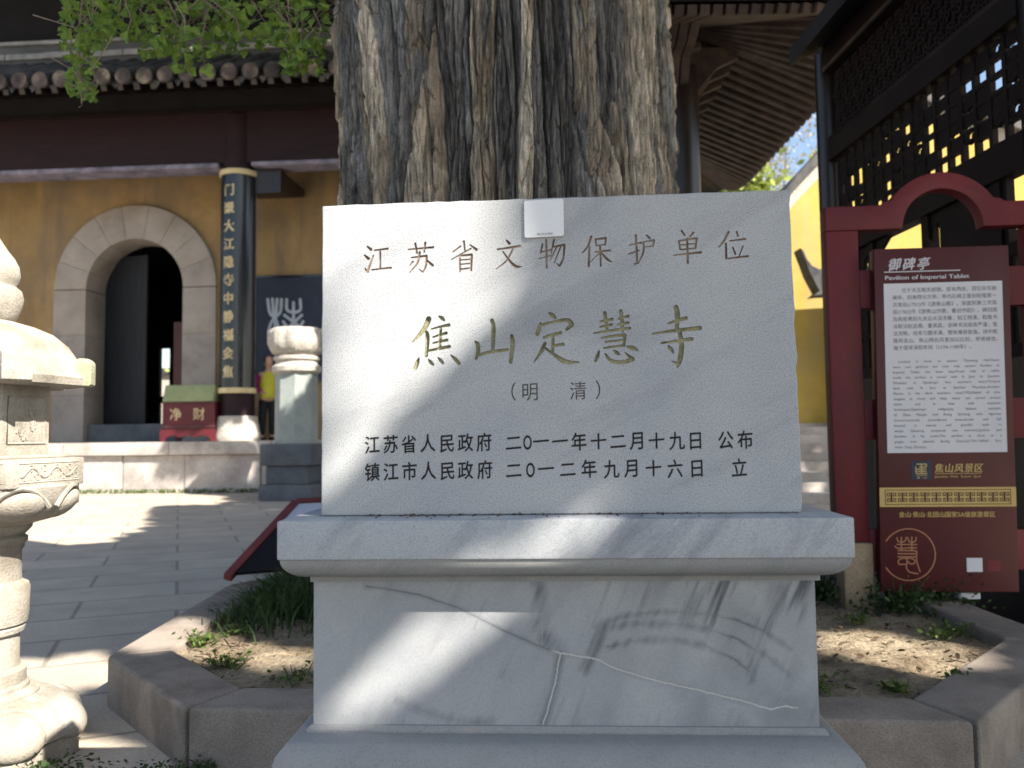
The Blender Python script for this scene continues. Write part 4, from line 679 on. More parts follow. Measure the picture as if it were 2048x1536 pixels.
    for i, st in enumerate(SEAL):
        pl = [(q[0] / 1000 + .012, q[1] / 1000 - .002) for q in stroke_poly([(a, b, w_) for a, b, w_ in st], 3)] if i == len(SEAL) - 1 else None
        if pl: se.add([(u, Y - .0001, z) for u, z in pl], [tuple(range(len(pl)))])
        else:
            for part in split_corners(st): 
                pl = [(q[0] / 1000 + .012, q[1] / 1000 - .002) for q in stroke_poly(part, 3)]; se.add([(u, Y - .0001 * (i % 9), z) for u, z in pl], [tuple(range(len(pl)))])
    se.v = [(x if True else 0, y, z) for x, y, z in se.v]; se.build('seal_emblem', 'sign_copper', p)
    q = MB(); q.box(.526, .622, Y, -.0205, .442, .530); sh(q).build('blank_white_label', 'sign_white', p)
    q = MB(); q.box(.652, .732, Y, -.0205, .446, .514); sh(q).build('red_seal_square', 'sign_red', p)
    q = MB(); q.box(.452, .585, .02, .10, .262, .302); q.build('bracket', 'sign_white', t, bevel=.004)
sign()
# ------------------------------------------------------------------ temple hall, local frame: x right, y into the hall
HR = R(-4); HO = Vector((-9.088, 20.761, 0))
def hw(x, y, z=0): c, s = math.cos(HR), math.sin(HR); return (HO.x + x * c - y * s, HO.y + x * s + y * c, z)
HC = -2.07; HS = 5.75
def arcpts(r, a, b, n): return [(HC + r * math.cos(x), HS + r * math.sin(x)) for x in np.linspace(a, b, n)]
def hall():
    h = thing('temple_hall', 'yellow temple hall with an arched stone doorway under tiled eaves', 'temple', HO, HR)
    W0, W1 = -14, 9.5
    def blocks(name, z0, z1, y0, y1, wd, m, x0=W0, x1=W1, jit=.03):
        mb = MB(); x = x0
        while x < x1: 
            e = min(x1, x + wd * random.uniform(.7, 1.3)); j = random.uniform(0, jit); mb.box(x + .012, e - .012, y0 - j, y1, z0 + .006, z1 - .006); x = e
        return mb.build(name, m, h, bevel=.02, smooth=True)
    blocks('coping_stones', .95, 1.285, 0, .9, 2.2, 'plinth'); blocks('plinth_stones', -.05, .95, .14, .9, 1.7, 'plinth', jit=.05); MB().box(W0, W1, .85, 20, -.05, 1.28).build('terrace_floor', 'plinth', h)
    wall = [(W0, 1.285), (HC - 2.42, 1.285), (HC - 2.42, HS)] + arcpts(2.42, math.pi, 0, 30)[1:] + [(HC + 2.42, 1.285), (W1, 1.285), (W1, 11.5), (W0, 11.5)]
    MB().prism(wall, 3.0, 3.5).build('wall', 'yellow', h)
    s = MB(); nb = 9
    for k in range(nb):
        a, b = math.pi - math.pi * k / nb - .002, math.pi - math.pi * (k + 1) / nb + .002; s.prism(arcpts(2.44, a, b, 6) + arcpts(1.46, b, a, 6), 2.86, 3.9)
    for sx in (-1, 1):
        z = 1.29
        for dz in (1.35, 1.75, 1.34): s.box(HC + sx * 1.95 - .49, HC + sx * 1.95 + .49, 2.86, 3.9, z + .003, z + dz - .003); z += dz
    s.build('arch_surround', 'arch', h, bevel=.008, smooth=True)
    MB().box(HC - 1.44, HC + 1.44, 3.05, 3.6, 1.285, 1.80).build('threshold', 'plinth_dark', h, bevel=.02)
    # inside: dark room, two door leaves, a back door open to the sunlit garden
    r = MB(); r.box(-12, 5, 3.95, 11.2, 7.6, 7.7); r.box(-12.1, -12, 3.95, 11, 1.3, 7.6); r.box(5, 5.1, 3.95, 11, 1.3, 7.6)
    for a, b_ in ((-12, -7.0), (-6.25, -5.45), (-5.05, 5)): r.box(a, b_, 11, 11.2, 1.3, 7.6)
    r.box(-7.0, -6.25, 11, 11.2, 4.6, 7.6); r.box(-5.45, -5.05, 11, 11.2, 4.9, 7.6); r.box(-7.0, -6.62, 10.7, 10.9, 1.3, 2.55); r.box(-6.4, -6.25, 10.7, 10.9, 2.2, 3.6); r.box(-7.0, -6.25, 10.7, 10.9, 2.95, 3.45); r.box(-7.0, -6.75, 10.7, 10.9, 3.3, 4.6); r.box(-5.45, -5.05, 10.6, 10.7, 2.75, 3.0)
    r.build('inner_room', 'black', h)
    dl = MB().box(-1.48, 0, -.05, .05, 1.8, 6.9).build('door_leaf', 'door', h, bevel=.01); dl.location = (HC - 1.40, 3.95, 0); dl.rotation_euler = (0, 0, R(168)); dl.location = (HC - 1.47, 4.0, 0)
    for i, (x0, x1, m) in enumerate(((HC - 1.44, HC - .68, 'door'), (HC + .62, HC + 1.05, 'door_red'))):
        o = MB(); o.box(x0, x1, 4.05, 4.15, 1.82, 6.9 if i == 0 else 4.9); 
        for z in (2.0, 3.6, 5.2): o.box(x0 + .08, x1 - .08, 4.03, 4.05, z, z + 1.2) if i == 0 else None
        o.build('door_leaf', m, h, bevel=.008)
    # columns with drum bases
    for x in (1.80, -7.3):
        c = MB().lathe([(.43, 1.93), (.43, 9.9)], 36, (x, 1.05, 0)).build('column', 'beam', h, smooth=True)
        MB().lathe([(.58, 1.285), (.60, 1.36), (.585, 1.45), (.53, 1.75), (.50, 1.92), (.46, 1.935)], 36, (x, 1.05, 0)).build('drum_base', 'pale_stone', c, smooth=True)
    # beams and frieze
    b = MB(); b.box(W0, W1, .75, 1.35, 8.625, 10.05); b.build('main_beam', 'beam', h, bevel=.03)
    b = MB(); b.box(W0, 1.36, .70, 1.38, 8.50, 8.62); b.box(2.24, W1, .70, 1.38, 8.51, 8.62); b.build('beam_lower_moulding', 'beam_edge', h, bevel=.03, smooth=True)
    MB().box(W0, W1, .80, 1.2, 10.051, 11.25).build('frieze_board', 'black', h)
    b = MB(); b.box(W0, W1, .68, .75, 9.97, 10.06); b.build('beam_upper_moulding', 'lattice_wood', h)
    b = MB(); b.prism([(.98, 8.49), (.98, 7.85), (1.35, 7.80), (2.95, 8.30), (2.95, 8.49)][::-1], 2.2, 2.95, 'x'); b.build('bracket', 'dark_wood', h)
    # sloping roof: soffit, rafters, tiles, drip edge, ridge, upper storey
    def zr(y): return 10.30 + (y + 1) * .58
    sf = MB(); sf.add([(W0, -1.0, 10.06), (W1, -1.0, 10.06), (W1, 3, 11.6), (W0, 3, 11.6), (W0, -1.0, 10.2), (W1, -1.0, 10.2), (W1, 3, 12.5), (W0, 3, 12.5)], [(0, 1, 2, 3), (4, 7, 6, 5), (0, 4, 5, 1)]); x = W0 + .2
    while x < W1: sf.bar((x, -1.05, 9.98), (x, 2.9, 11.5), .14, .14); x += .42
    sf.build('eave_soffit', 'dark_wood', h)
    tl = MB(); te = MB(); x = W0; i = 0
    while x < W1:
        p = [(x, -1.12 + .0, zr(-1.12) - .02), (x, .2, zr(.2)), (x, 1.4, zr(1.4) + .03)]; tl.tube(p, .185, 10); te.lathe([(.02, 0), (.2, .0), (.205, .03), (.2, .05)], 16); n = 16 * 4
        rt = random.uniform(-.12, .12); q = te.v[-n:]; te.v[-n:] = [(x + a, -1.15 - c_, zr(-1.13) - .02 + b_ + rt * .1) for a, b_, c_ in q]
        tl.add([(x + .15, -1.05, zr(-1.05) - .16), (x + .38, -1.05, zr(-1.05) - .16), (x + .265, -1.06, zr(-1.05) - .34), (x + .15, 1.4, zr(1.4) - .12), (x + .38, 1.4, zr(1.4) - .12)], [(0, 1, 4, 3), (0, 2, 1)]); x += .53
    tl.build('roof_tiles', 'tile', h, smooth=True); te.build('eave_tile_ends', 'tile_end', h, smooth=True)
    rg = MB(); rg.box(W0, W1, 1.25, 2.4, 11.45, 12.40); rg.build('ridge', 'ridge', h)
    rg = MB(); rg.box(W0, W1, 1.15, 1.25, 12.30, 12.40); x = W0
    while x < W1: rg.box(x, x + 1.1, 1.18 + random.uniform(-.035, .035), 1.26, 11.90, 12.06); x += 1.13
    rg.build('ridge_moulding', 'ridge_line', h, bevel=.01)
    up = MB(); up.box(W0, W1, 2.0, 3.4, 12.4, 17); up.box(W0, W1, -.9, 3, 15.2, 15.6); up.build('upper_storey', 'black', h)
    # dark panelling on the right
hall()
def on_wall():
    p = thing('wall_plaque', 'navy board with a pale seal script character on the yellow hall wall', 'plaque', hw(2.6, 2.98), HR)
    MB().box(-1.05, 1.15, -.05, .02, 3.0, 5.95).build('board', 'navy', p, bevel=.01)
    fr = MB(); fr.box(-1.09, 1.19, -.07, .02, 5.951, 6.02); fr.box(-1.09, 1.19, -.07, .02, 2.93, 2.999); fr.box(-1.12, -1.051, -.07, .02, 2.93, 6.02); fr.box(1.151, 1.22, -.07, .02, 2.93, 6.02); fr.build('rim', 'blue_black', p)
    g = MB()
    for i, st in enumerate(PLQ): 
        pl = stroke_poly([(a - 2.6 + .03, b, .085) for a, b in st], 4); g.add([(u, -.056 - .001 * (i % 8), z) for u, z in pl], [tuple(range(len(pl)))])
    g.build('seal_character', 'pale_ink', p)
    b = thing('couplet_board', 'black lacquered couplet board with gold characters on the hall column', 'couplet board', hw(1.80, 1.05), HR)
    def curved(r, a0, a1, z0, z1, th, n=20):
        A = np.linspace(a0, a1, n); mb = MB(); mb.prism([(r * math.cos(a), r * math.sin(a)) for a in A] + [((r + th) * math.cos(a), (r + th) * math.sin(a)) for a in A[::-1]], z0, z1, 'z'); return mb
    curved(.435, R(182), R(358), 2.66, 8.28, .035).build('board', 'blue_black', b, smooth=True)
    for z0, z1 in ((2.52, 2.66), (8.28, 8.42)): curved(.435, R(180), R(360), z0, z1, .075).build('gold_band', 'gold', b, bevel=.015, smooth=True)
    for a in (183, 357): curved(.436, R(a - 1.2), R(a + 1.2), 2.66, 8.28, .045, 3).build('gold_edge', 'beam_edge', b)
    for i, ch in enumerate('门聚大江隐寺中静福金焦'):
        a, f, lo, hi = glyph(ch); zc = 7.85 - i * .478; vs = []
        for dx in (0,): 
            for k_, q in enumerate(a):
                u = (q[0] - (lo[0] + hi[0]) / 2) * .31 - .10; an = R(270) + u / .47; vs.append((.474 * math.cos(an), .474 * math.sin(an), zc + (q[1] - .36) * .33))
        gm = MB(); gm.add(vs, f); gm.add([(x * 1.004 + .022, y * 1.004, z + .012) for x, y, z in vs], f); gm.add([(x * 1.008 + .012, y * 1.008, z - .015) for x, y, z in vs], f)
        gm.build('gold_character', 'gold', b)
on_wall()
def merit_box():
    t = thing('merit_box', 'red lacquered donation box with a pale green top beside the arched door', 'donation box', hw(.69, 1.0, 1.285), HR)
    MB().box(-.70, .70, -.42, .42, .26, .99).build('body', 'box_red', t, bevel=.02)
    sk = MB(); pts = [(-.74, .30), (-.74, 0), (-.62, 0), (-.58, .08)] + [(-.58 + 1.16 * u, .10 + .055 * abs(math.sin(u * math.pi * 3))) for u in np.linspace(.02, .98, 25)] + [(.58, .08), (.62, 0), (.74, 0), (.74, .30)]; sk.prism(pts, -.46, -.40); sk.prism(pts, .40, .46); sk.build('scalloped_skirt', 'box_red', t)
    ml = MB(); ml.box(-.72, .72, -.445, .44, .36, .41); ml.box(-.72, .72, -.445, .44, .985, 1.03); ml.build('moulding', 'door_red', t, bevel=.01)
    MB().prism([(-.45, 1.03), (.45, 1.03), (.30, 1.47), (-.30, 1.47)], -.69, .66, 'x').build('green_top', 'box_green', t, bevel=.03, smooth=True)
    for ch, x in (('净', -.34), ('财', .28)): g = MB(); put_char(g, ch, x, .70, .34, .34, -.424); g.build('gold_character', 'gold', t)
merit_box()
def skinned(name, m, verts, edges, parent, sub=2, root=0):
    me = bpy.data.meshes.new(name); me.from_pydata([v[:3] for v in verts], edges, []); o = link(name, me, m, parent)
    o.modifiers.new('skin', 'SKIN'); sv = me.skin_vertices[0].data
    for i, v in enumerate(verts): sv[i].radius = (v[3], v[4] if len(v) > 4 else v[3]); sv[i].use_root = i == root
    s = o.modifiers.new('sub', 'SUBSURF'); s.levels = s.render_levels = sub; s.subdivision_type = 'CATMULL_CLARK'
    nm = bpy.data.meshes.new_from_object(o.evaluated_get(bpy.context.evaluated_depsgraph_get())); o.modifiers.clear(); o.data = nm; nm.materials.clear(); nm.materials.append(MAT[m])
    for p in nm.polygons: p.use_smooth = True
    return o
def person():
    t = thing('person', 'person in a yellow vest with magenta sleeves and black trousers behind the grey pillar', 'person', hw(2.42, 1.55, 1.285), HR + R(35)); k = 1.28
    S = lambda L: [tuple(c * k for c in v) for v in L]
    body = S([(0, 0, .95, .13, .10), (0, 0, 1.12, .13, .10), (0, .0, 1.30, .15, .10), (0, -.02, 1.43, .10, .08), (0, -.03, 1.50, .05), (0, -.05, 1.57, .055),
              (.17, 0, 1.40, .055), (.24, .06, 1.15, .042), (.20, -.16, 1.02, .033), (.17, -.24, .99, .028), (-.17, 0, 1.40, .055), (-.25, .05, 1.16, .042), (-.20, -.15, 1.00, .033), (-.16, -.23, .97, .028),
              (.09, 0, .86, .085), (.10, -.01, .48, .06), (.10, .02, .09, .042), (.11, -.10, .035, .036), (-.09, 0, .86, .085), (-.10, .04, .48, .06), (-.10, .08, .09, .042), (-.11, -.04, .035, .036)])
    for s in (1, -1): 
        b = len(body); body += S([(s * .165, -.29, .97, .02), ])
    fing = []
    ed = [(0, 1), (1, 2), (2, 3), (3, 4), (4, 5), (2, 6), (6, 7), (7, 8), (8, 9), (2, 10), (10, 11), (11, 12), (12, 13), (0, 14), (14, 15), (15, 16), (16, 17), (0, 18), (18, 19), (19, 20), (20, 21), (9, 22), (13, 23)]
    bd = skinned('body', 'skin', body, ed, t)
    hd = MB(); hd.lathe([(.012, 1.52), (.05, 1.535), (.072, 1.57), (.080, 1.62), (.082, 1.67), (.076, 1.72), (.055, 1.755), (.01, 1.77)], 20, (0, -.045, 0)); hd.lathe([(.004, 0), (.012, .01), (.008, .035), (.002, .045)], 8, (0, -.128, 1.605))
    for s in (-1, 1): hd.lathe([(.006, 0), (.014, .012), (.012, .04), (.004, .055)], 8, (s * .082, -.04, 1.60)); hd.lathe([(.002, 0), (.008, .008), (.002, .016)], 8, (s * .03, -.118, 1.648))
    hd.lathe([(.004, 0), (.02, .004), (.004, .008)], 8, (0, -.118, 1.575)); hd.v = [(x * k, y * k, z * k) for x, y, z in hd.v]; hd.build('head', 'skin', t, smooth=True)
    hr = MB(); hr.lathe([(.06, 1.56), (.088, 1.60), (.094, 1.66), (.088, 1.72), (.066, 1.765), (.01, 1.785)], 20, (0, -.022, 0)); hr.v = [(x * k, y * k, z * k) for x, y, z in hr.v]; hr.build('hair', 'hair', t, smooth=True)
    for s in (1, -1):
        fs = []; es = []
        for i in range(4): b = len(fs); fs += S([(s * (.16 + .012 * (i - 1.5)), -.28, .975, .009), (s * (.16 + .014 * (i - 1.5)), -.325, .96 - .004 * i, .008), (s * (.16 + .014 * (i - 1.5)), -.35, .935, .007)]); es += [(b, b + 1), (b + 1, b + 2)]
        for i in range(4): 
            if i: es.append((0, 3 * i))
        b = len(fs); fs += S([(s * .135, -.26, .985, .010), (s * .115, -.30, .975, .008)]); es += [(0, b), (b, b + 1)]; skinned('hand', 'skin', fs, es, t, 1)
    skinned('vest', 'vest', S([(0, 0, .84, .20, .155), (0, 0, 1.0, .185, .15), (0, 0, 1.2, .19, .145), (0, 0, 1.38, .185, .12), (0, -.02, 1.47, .085, .08)]), [(0, 1), (1, 2), (2, 3), (3, 4)], t)
    for s in (1, -1): skinned('sleeve', 'magenta', S([(s * .17, 0, 1.40, .085), (s * .25, .06, 1.15, .07), (s * .20, -.16, 1.02, .055), (s * .18, -.21, 1.0, .045)]), [(0, 1), (1, 2), (2, 3)], t)
    skinned('trousers', 'trousers', S([(0, 0, .93, .15, .13), (.09, 0, .80, .11), (.10, -.01, .48, .085), (.10, .02, .10, .07), (-.09, 0, .80, .11), (-.10, .04, .48, .085), (-.10, .08, .10, .07)]), [(0, 1), (1, 2), (2, 3), (0, 4), (4, 5), (5, 6)], t)
    for s, y in ((1, 0), (-1, .06)): 
        b = MB(); b.box(s * .10 - .05, s * .10 + .05, y - .17, y + .09, 0, .07); b.v = [(x * k, yy * k, z * k) for x, yy, z in b.v]; b.build('shoe', 'black', t, bevel=.02, smooth=True)
person()
def pillar():
    t = thing('stone_pillar', 'greenish grey stone pillar with a rough lotus capital before the terrace', 'stone pillar', (-4.76, 18.2, 0), R(-12))
    b = MB(); b.box(-.62, .62, -.55, .55, 0, .35); b.box(-.50, .50, -.46, .46, .35, .75); b.box(-.60, .60, -.54, .54, .75, 1.22); b.build('base', 'plinth_dark', t, bevel=.05, smooth=True)
    MB().lathe([(.47, 1.2), (.46, 2.74), (.50, 2.76)], 8, rot=R(22.5)).build('shaft', 'pillar', t, bevel=.01)
    MB().lathe([(.46, 2.74), (.53, 2.80), (.54, 2.90), (.47, 2.96), (.44, 3.02), (.50, 3.06), (.50, 3.12), (.42, 3.16)], 40).build('neck', 'pale_stone', t, smooth=True)
    mod = lambda a, k: 1 + .07 * abs(math.sin(4 * a)) + random.uniform(-.035, .035)
    MB().lathe([(.40, 3.15), (.49, 3.21), (.55, 3.30), (.585, 3.42), (.59, 3.55), (.575, 3.66), (.55, 3.72), (.50, 3.75)], 72, mod=mod).build('lotus_capital', 'pale_stone', t, smooth=True)
pillar()
def leaning_board():
    t = thing('slanted_sign_board', 'red framed white notice board tilted low over the grass behind the stele', 'notice board', (-2.13, 6.2, .32))
    e = Vector((.90, .44, 0)) * 1.6; up = Vector((.245, 1.0, .465))
    n = e.cross(up).normalized(); f = MB(); q = lambda u, v, w_=0: tuple(e * u + up * v + n * w_)
    for a, b in (((0, 0), (0, 1)), ((0, 1), (1, 1)), ((1, 1), (1, 0))): f.bar(q(*a), q(*b), .065, .06, n)
    f.build('red_frame', 'board_red', t, bevel=.008)
    def panel(name, m, v0, v1): p = MB(); p.add([q(.02, v0, .015), q(.98, v0, .015), q(.98, v1, .015), q(.02, v1, .015), q(.02, v0, -.01), q(.98, v0, -.01), q(.98, v1, -.01), q(.02, v1, -.01)], [(0, 1, 2, 3), (7, 6, 5, 4), (0, 4, 5, 1), (1, 5, 6, 2), (2, 6, 7, 3), (3, 7, 4, 0)]); p.build(name, m, t)
    panel('white_panel', 'sign_white', .701, .97); panel('dark_panel', 'black', .03, .70)
    for u in (.12, .88): l = MB(); a = q(u, .55); l.bar((a[0], a[1], -.30), a, .06, .06); l.build('leg', 'dark_wood', t)
leaning_board()
# ------------------------------------------------------------------ far pavilion with fanned rafters
def pavilion():
    X0, X1, Y0, Y1, ZE = .9, 5.45, 10.6, 20.3, 7.0; cx, cy = (X0 + X1) / 2, (Y0 + Y1) / 2; ci = 2.6
    t = thing('rafter_pavilion', 'dark timber pavilion with fanned eave rafters behind the tree, beside open sky', 'pavilion', (cx, cy, 0))
    L = lambda x, y, z: (x - cx, y - cy, z)
    a0, a1, b0, b1 = X0 + .9, X1 - ci, Y0 + ci, Y1 - ci; ZI = 8.15        # rafter height over the column line
    for x in (a0, a1):
        for y in (b0, b1): MB().lathe([(.27, .25), (.25, 7.3)], 24, L(x, y, 0)).build('column', 'dark_wood', t, smooth=True); MB().lathe([(.40, 0), (.42, .12), (.32, .26)], 24, L(x, y, 0)).build('column_base', 'plinth', t, smooth=True)
    for z0, z1, w_ in ((6.0, 6.4, .16), (7.0, 7.5, .22)):
        for p, q in (((a0, b0), (a1, b0)), ((a1, b0), (a1, b1)), ((a1, b1), (a0, b1)), ((a0, b1), (a0, b0))): MB().bar(L(*p, (z0 + z1) / 2), L(*q, (z0 + z1) / 2), w_, z1 - z0).build('beam', 'dark_wood', t)
    for i in range(7):
        x = a1 - .02 - .16 * i; b = MB(); b.prism([(-1.25, 7.55), (-.85, 7.35), (-.45, 7.30), (-.12, 6.75), (0, 6.7), (0, 7.75), (-1.25, 7.75)], x - cx - .07, x - cx + .07, 'x'); b.box(x - cx - .24, x - cx + .24, -1.15, -1.0, 7.55, 7.68); b.box(x - cx - .2, x - cx + .2, -.62, -.48, 7.36, 7.48); b.v = [(x_, y_ + b0 - cy, z_) for x_, y_, z_ in b.v]; b.build('bracket', 'rafter', t, bevel=.02)
    for i in range(9):
        y = b0 + .1 + .52 * i; b = MB(); b.prism([(.95, 7.5), (.6, 7.35), (.15, 6.8), (0, 6.8), (0, 7.7), (.95, 7.7)], y - cy - .06, y - cy + .06, 'y'); b.v = [(x_ + a1 - cx, y_, z_) for x_, y_, z_ in b.v]; b.build('bracket', 'rafter', t, bevel=.02)
    def edge(u):   # the eave turns up towards the corners
        return ZE + .45 * max(0, 1 - u / .5) ** 2
    def raft(pi, po): MB().bar(L(*pi), L(*po), .125, .13).build('rafter', 'rafter', t)
    n = 34
    for i in range(n):                    # right side, running back from the near corner
        u = i / (n - 1); yo = Y0 + .1 + (Y1 - Y0) * u * .97; fan = max(0, 1 - u / .42); yi = max(b0, b0 + (yo - b0) * (1 - fan)); yi = min(yi + .015 * i * (yo < b0), b1)
        raft((a1 - .2, yi, ZI), (X1 - .06, yo, edge(min(u, 1 - u) * 2) - .03))
    m = 26
    for i in range(m):                    # front side, facing the path
        u = i / (m - 1); xo = X1 - .25 - (X1 - X0) * u * .94; fan = max(0, 1 - u / .45); xi = min(a1, a1 + (xo - a1) * (1 - fan)) - .012 * i * (xo > a1); xi = max(xi, a0)
        raft((xi, b0 + .2, ZI), (xo, Y0 + .06, edge(min(u, 1 - u) * 2) - .03))
    # roof skin and tiles above the rafters
    rs = MB(); NS = 16; ring = []; mid = []
    for s, (p, q) in enumerate((((X1, Y0), (X1, Y1)), ((X1, Y1), (X0, Y1)), ((X0, Y1), (X0, Y0)), ((X0, Y0), (X1, Y0)))):
        mp, mq = [(max(a0, min(a1, e[0])), max(b0, min(b1, e[1]))) for e in (p, q)]
        for k in range(NS): u = k / NS; ring.append(L(p[0] + (q[0] - p[0]) * u, p[1] + (q[1] - p[1]) * u, edge(min(u, 1 - u) * 2) + .055)); mid.append(L(mp[0] + (mq[0] - mp[0]) * u, mp[1] + (mq[1] - mp[1]) * u, ZI + .085))
    up = lambda P, d: [(x, y, z + d) for x, y, z in P]; top = [(x * .05, y * .05, 9.7) for x, y, z in ring]
    vs = ring + up(ring, .16) + mid + up(mid, .22) + top; R_ = len(ring); fs = []
    for k in range(R_): k2 = (k + 1) % R_; fs += [(k, k2, 2 * R_ + k2, 2 * R_ + k), (k, R_ + k, R_ + k2, k2), (R_ + k, 3 * R_ + k, 3 * R_ + k2, R_ + k2), (3 * R_ + k, 4 * R_ + k, 4 * R_ + k2, 3 * R_ + k2)]
    fs.append(tuple(2 * R_ + k for k in range(R_))); rs.add(vs, fs); rs.build('roof', 'dark_wood', t)
    tl = MB()
    for k in range(R_):
        for w_ in (0, .5):
            k2 = (k + 1) % R_; g = lambda A: tuple(A[k][i] + (A[k2][i] - A[k][i]) * w_ for i in range(3)); a, b, c = g(ring), g(mid), g(top); tl.tube([(a[0] * 1.005, a[1] * 1.005, a[2] + .22), (b[0], b[1], b[2] + .3), c], .11, 8)
    tl.build('roof_tiles', 'tile', t, smooth=True)
pavilion()
# ------------------------------------------------------------------ latticed side gallery on the right
def gallery():
    t = thing('lattice_gallery', 'dark brown timber gallery with carved lattice panels behind the red sign', 'gallery', (3.45, 8.7, 0), R(2.6))
    # local y runs back, so the near end is at negative y; local x is to the right
    YN = -3.3
    def col(x, y, r=.13): MB().lathe([(r, .2), (r, 5.4 if x < 1 else 6.3)], 20, (x, y, 0)).build('column', 'dark_wood', t, smooth=True)
    col(0, 0); col(.17, .02, .06); col(0, YN); col(2.3, 0); col(2.3, YN)
    for x in (-.01, 2.3):
        for nm, z0, z1, w_ in (('top_beam', 5.15, 5.5, .20), ('middle_beam', 4.2, 4.45, .15), ('lower_beam', 3.14, 3.40, .14)):
            if x > 1 and nm == 'top_beam': z0, z1 = 6.2, 6.4
            b = MB(); b.box(x - w_ / 2, x + w_ / 2, YN + .131, -.131, z0, z1); b.build(nm, 'lattice_wood', t, bevel=.012)
    m = MB(); m.box(-.085, -.078, YN + .14, -.14, 4.40, 4.43); m.box(-.115, -.105, YN + .14, -.14, 5.16, 5.20); m.build('beam_bead', 'rafter', t)
    # carved frieze: rings and spokes
    fz = MB(); fz.box(.015, .03, YN + .14, -.14, 4.451, 5.149)
    y = -.22
    while y > YN + .2:
        for j in range(4):
            z = 4.54 + j * .172; c = (0, y - (.086 if j % 2 else 0), z); fz.tube([(0, c[1] + .07 * math.cos(a), z + .07 * math.sin(a)) for a in np.linspace(0, 6.283, 11)], .010, 4)
            for a in (0, 1.047, 2.094): fz.bar((0, c[1] - .09 * math.cos(a), z - .09 * math.sin(a)), (0, c[1] + .09 * math.cos(a), z + .09 * math.sin(a)), .012, .022)
        y -= .172
    fz.build('frieze_lattice', 'lattice_wood', t)
    # open lattice: upright bars with broken cross pieces and small rosettes
    for xx, z0, z1, zs, den in ((0, 3.401, 4.199, (3.54, 3.67, 3.80, 3.93, 4.06), .78), (2.3, 4.46, 6.19, (4.6, 4.76, 4.92, 5.08, 5.24, 5.4, 5.56, 5.72, 5.88, 6.04), .9)):
        op = MB(); y = -.22; rr = random.Random(4)
        while y > YN + .18:
            op.box(xx - .022, xx + .022, y - .022, y + .022, z0, z1)
            for z in zs:
                if rr.random() < den: op.box(xx - .019, xx + .019, y - .159, y - .022, z - .019, z + .019)
                if rr.random() < .35 and not xx: op.tube([(xx, y - .09 + .05 * math.cos(a), z + .065 + .05 * math.sin(a)) for a in np.linspace(0, 6.283, 9)], .022, 5)
                if rr.random() < (.40 if xx else .70): op.box(xx - .012, xx + .012, y - .158, y - .022, z + .018, z + (.145 if xx else .118))
            y -= .18
        op.build('open_lattice', 'lattice_wood', t)
    # lower bays: posts, rails and a dark boarded dado; the window bays above it stay open
    lo = MB(); y = 0
    for k in range(5): y = -.9 - k * .95; lo.box(-.05, .05, y - .05, y + .05, 1.0, 3.139)
    for z in (2.62, 1.9): lo.box(-.04, .04, YN + .14, -.14, z - .05, z + .05)
    y = -.3
    while y > YN + .2: lo.box(-.03, .03, y - .014, y + .014, 1.951, 2.569); lo.box(-.028, .028, y - .2, y, 2.24, 2.27); y -= .22
    lo.box(-.03, .03, -2.9, -2.04, 1.951, 3.139); lo.box(-.03, .03, -.62, -.2, 1.951, 3.139)
    for y in (-.62, -.9, -1.85): lo.prism([(y, 3.139), (y - .3, 3.139), (y - .1, 3.02), (y, 2.8)], -.02, .02, 'x')
    lo.build('window_frame', 'lattice_wood', t); bk = MB(); y = -.2; rr = random.Random(9)
    while y > YN + .2: bk.box(2.25, 2.35, y - .06, y + .06, 2.351, 3.139); bk.box(2.27, 2.33, y - .36, y - .06, 2.35, 2.55 + .45 * rr.random()); y -= .42
    bk.build('back_window_bars', 'lattice_wood', t)
    MB().box(-.06, .06, YN + .14, -.14, 0, 1.85).build('dado_panel', 'dark_wood', t); MB().box(2.24, 2.36, YN + .14, -.14, 0, 2.35).build('back_panel', 'black', t)
    c = MB(); c.box(-.02, .12, YN - .2, .2, 5.5, 5.6); c.build('eave_board', 'black', t)
    e = MB(); e.add([(-.45, YN - .6, 5.24), (-.45, -.1, 5.24), (0, -.1, 5.5), (0, YN - .6, 5.5), (-.45, YN - .6, 5.42), (-.45, -.1, 5.42), (1.2, -.1, 6.9), (1.2, YN - .6, 6.9), (2.7, -.1, 6.42), (2.7, YN - .6, 6.42)], [(0, 1, 2, 3), (0, 4, 5, 1), (4, 7, 6, 5), (1, 5, 6, 2), (3, 7, 4, 0), (6, 7, 9, 8)]); e.build('roof', 'black', t)
gallery()
# ------------------------------------------------------------------ bright gable wall, steps, roof corner
def gable():
    t = thing('gable_wall', 'bright yellow gable wall with a sweeping grey tiled coping', 'wall', (10, 20.5, 0))
    cur = [(-4.2, 5.6), (-3.4, 6.4), (-2.8, 7.12), (-2.02, 7.92), (-1.2, 8.6), (-.4, 9.05), (.4, 9.25), (1.2, 9.1), (2.2, 8.7), (3.2, 8.35), (6, 7.9)]
    MB().prism([(-4.2, 1.2)] + cur + [(6, 1.2)], 0, .45).build('wall_face', 'bright_yellow', t)
    w_ = [(x, z + .001) for x, z in cur]; MB().prism(w_ + [(x, z + .36) for x, z in cur[::-1]], -.03, .5).build('white_band', 'pale_stone', t)
    MB().prism([(x, z + .361) for x, z in cur] + [(x, z + .66) for x, z in cur[::-1]], -.25, .7).build('tile_coping', 'tile', t, bevel=.03)
    MB().box(-4.2, 6, -.08, .5, .9, 1.55).build('wall_footing', 'plinth', t)
gable()
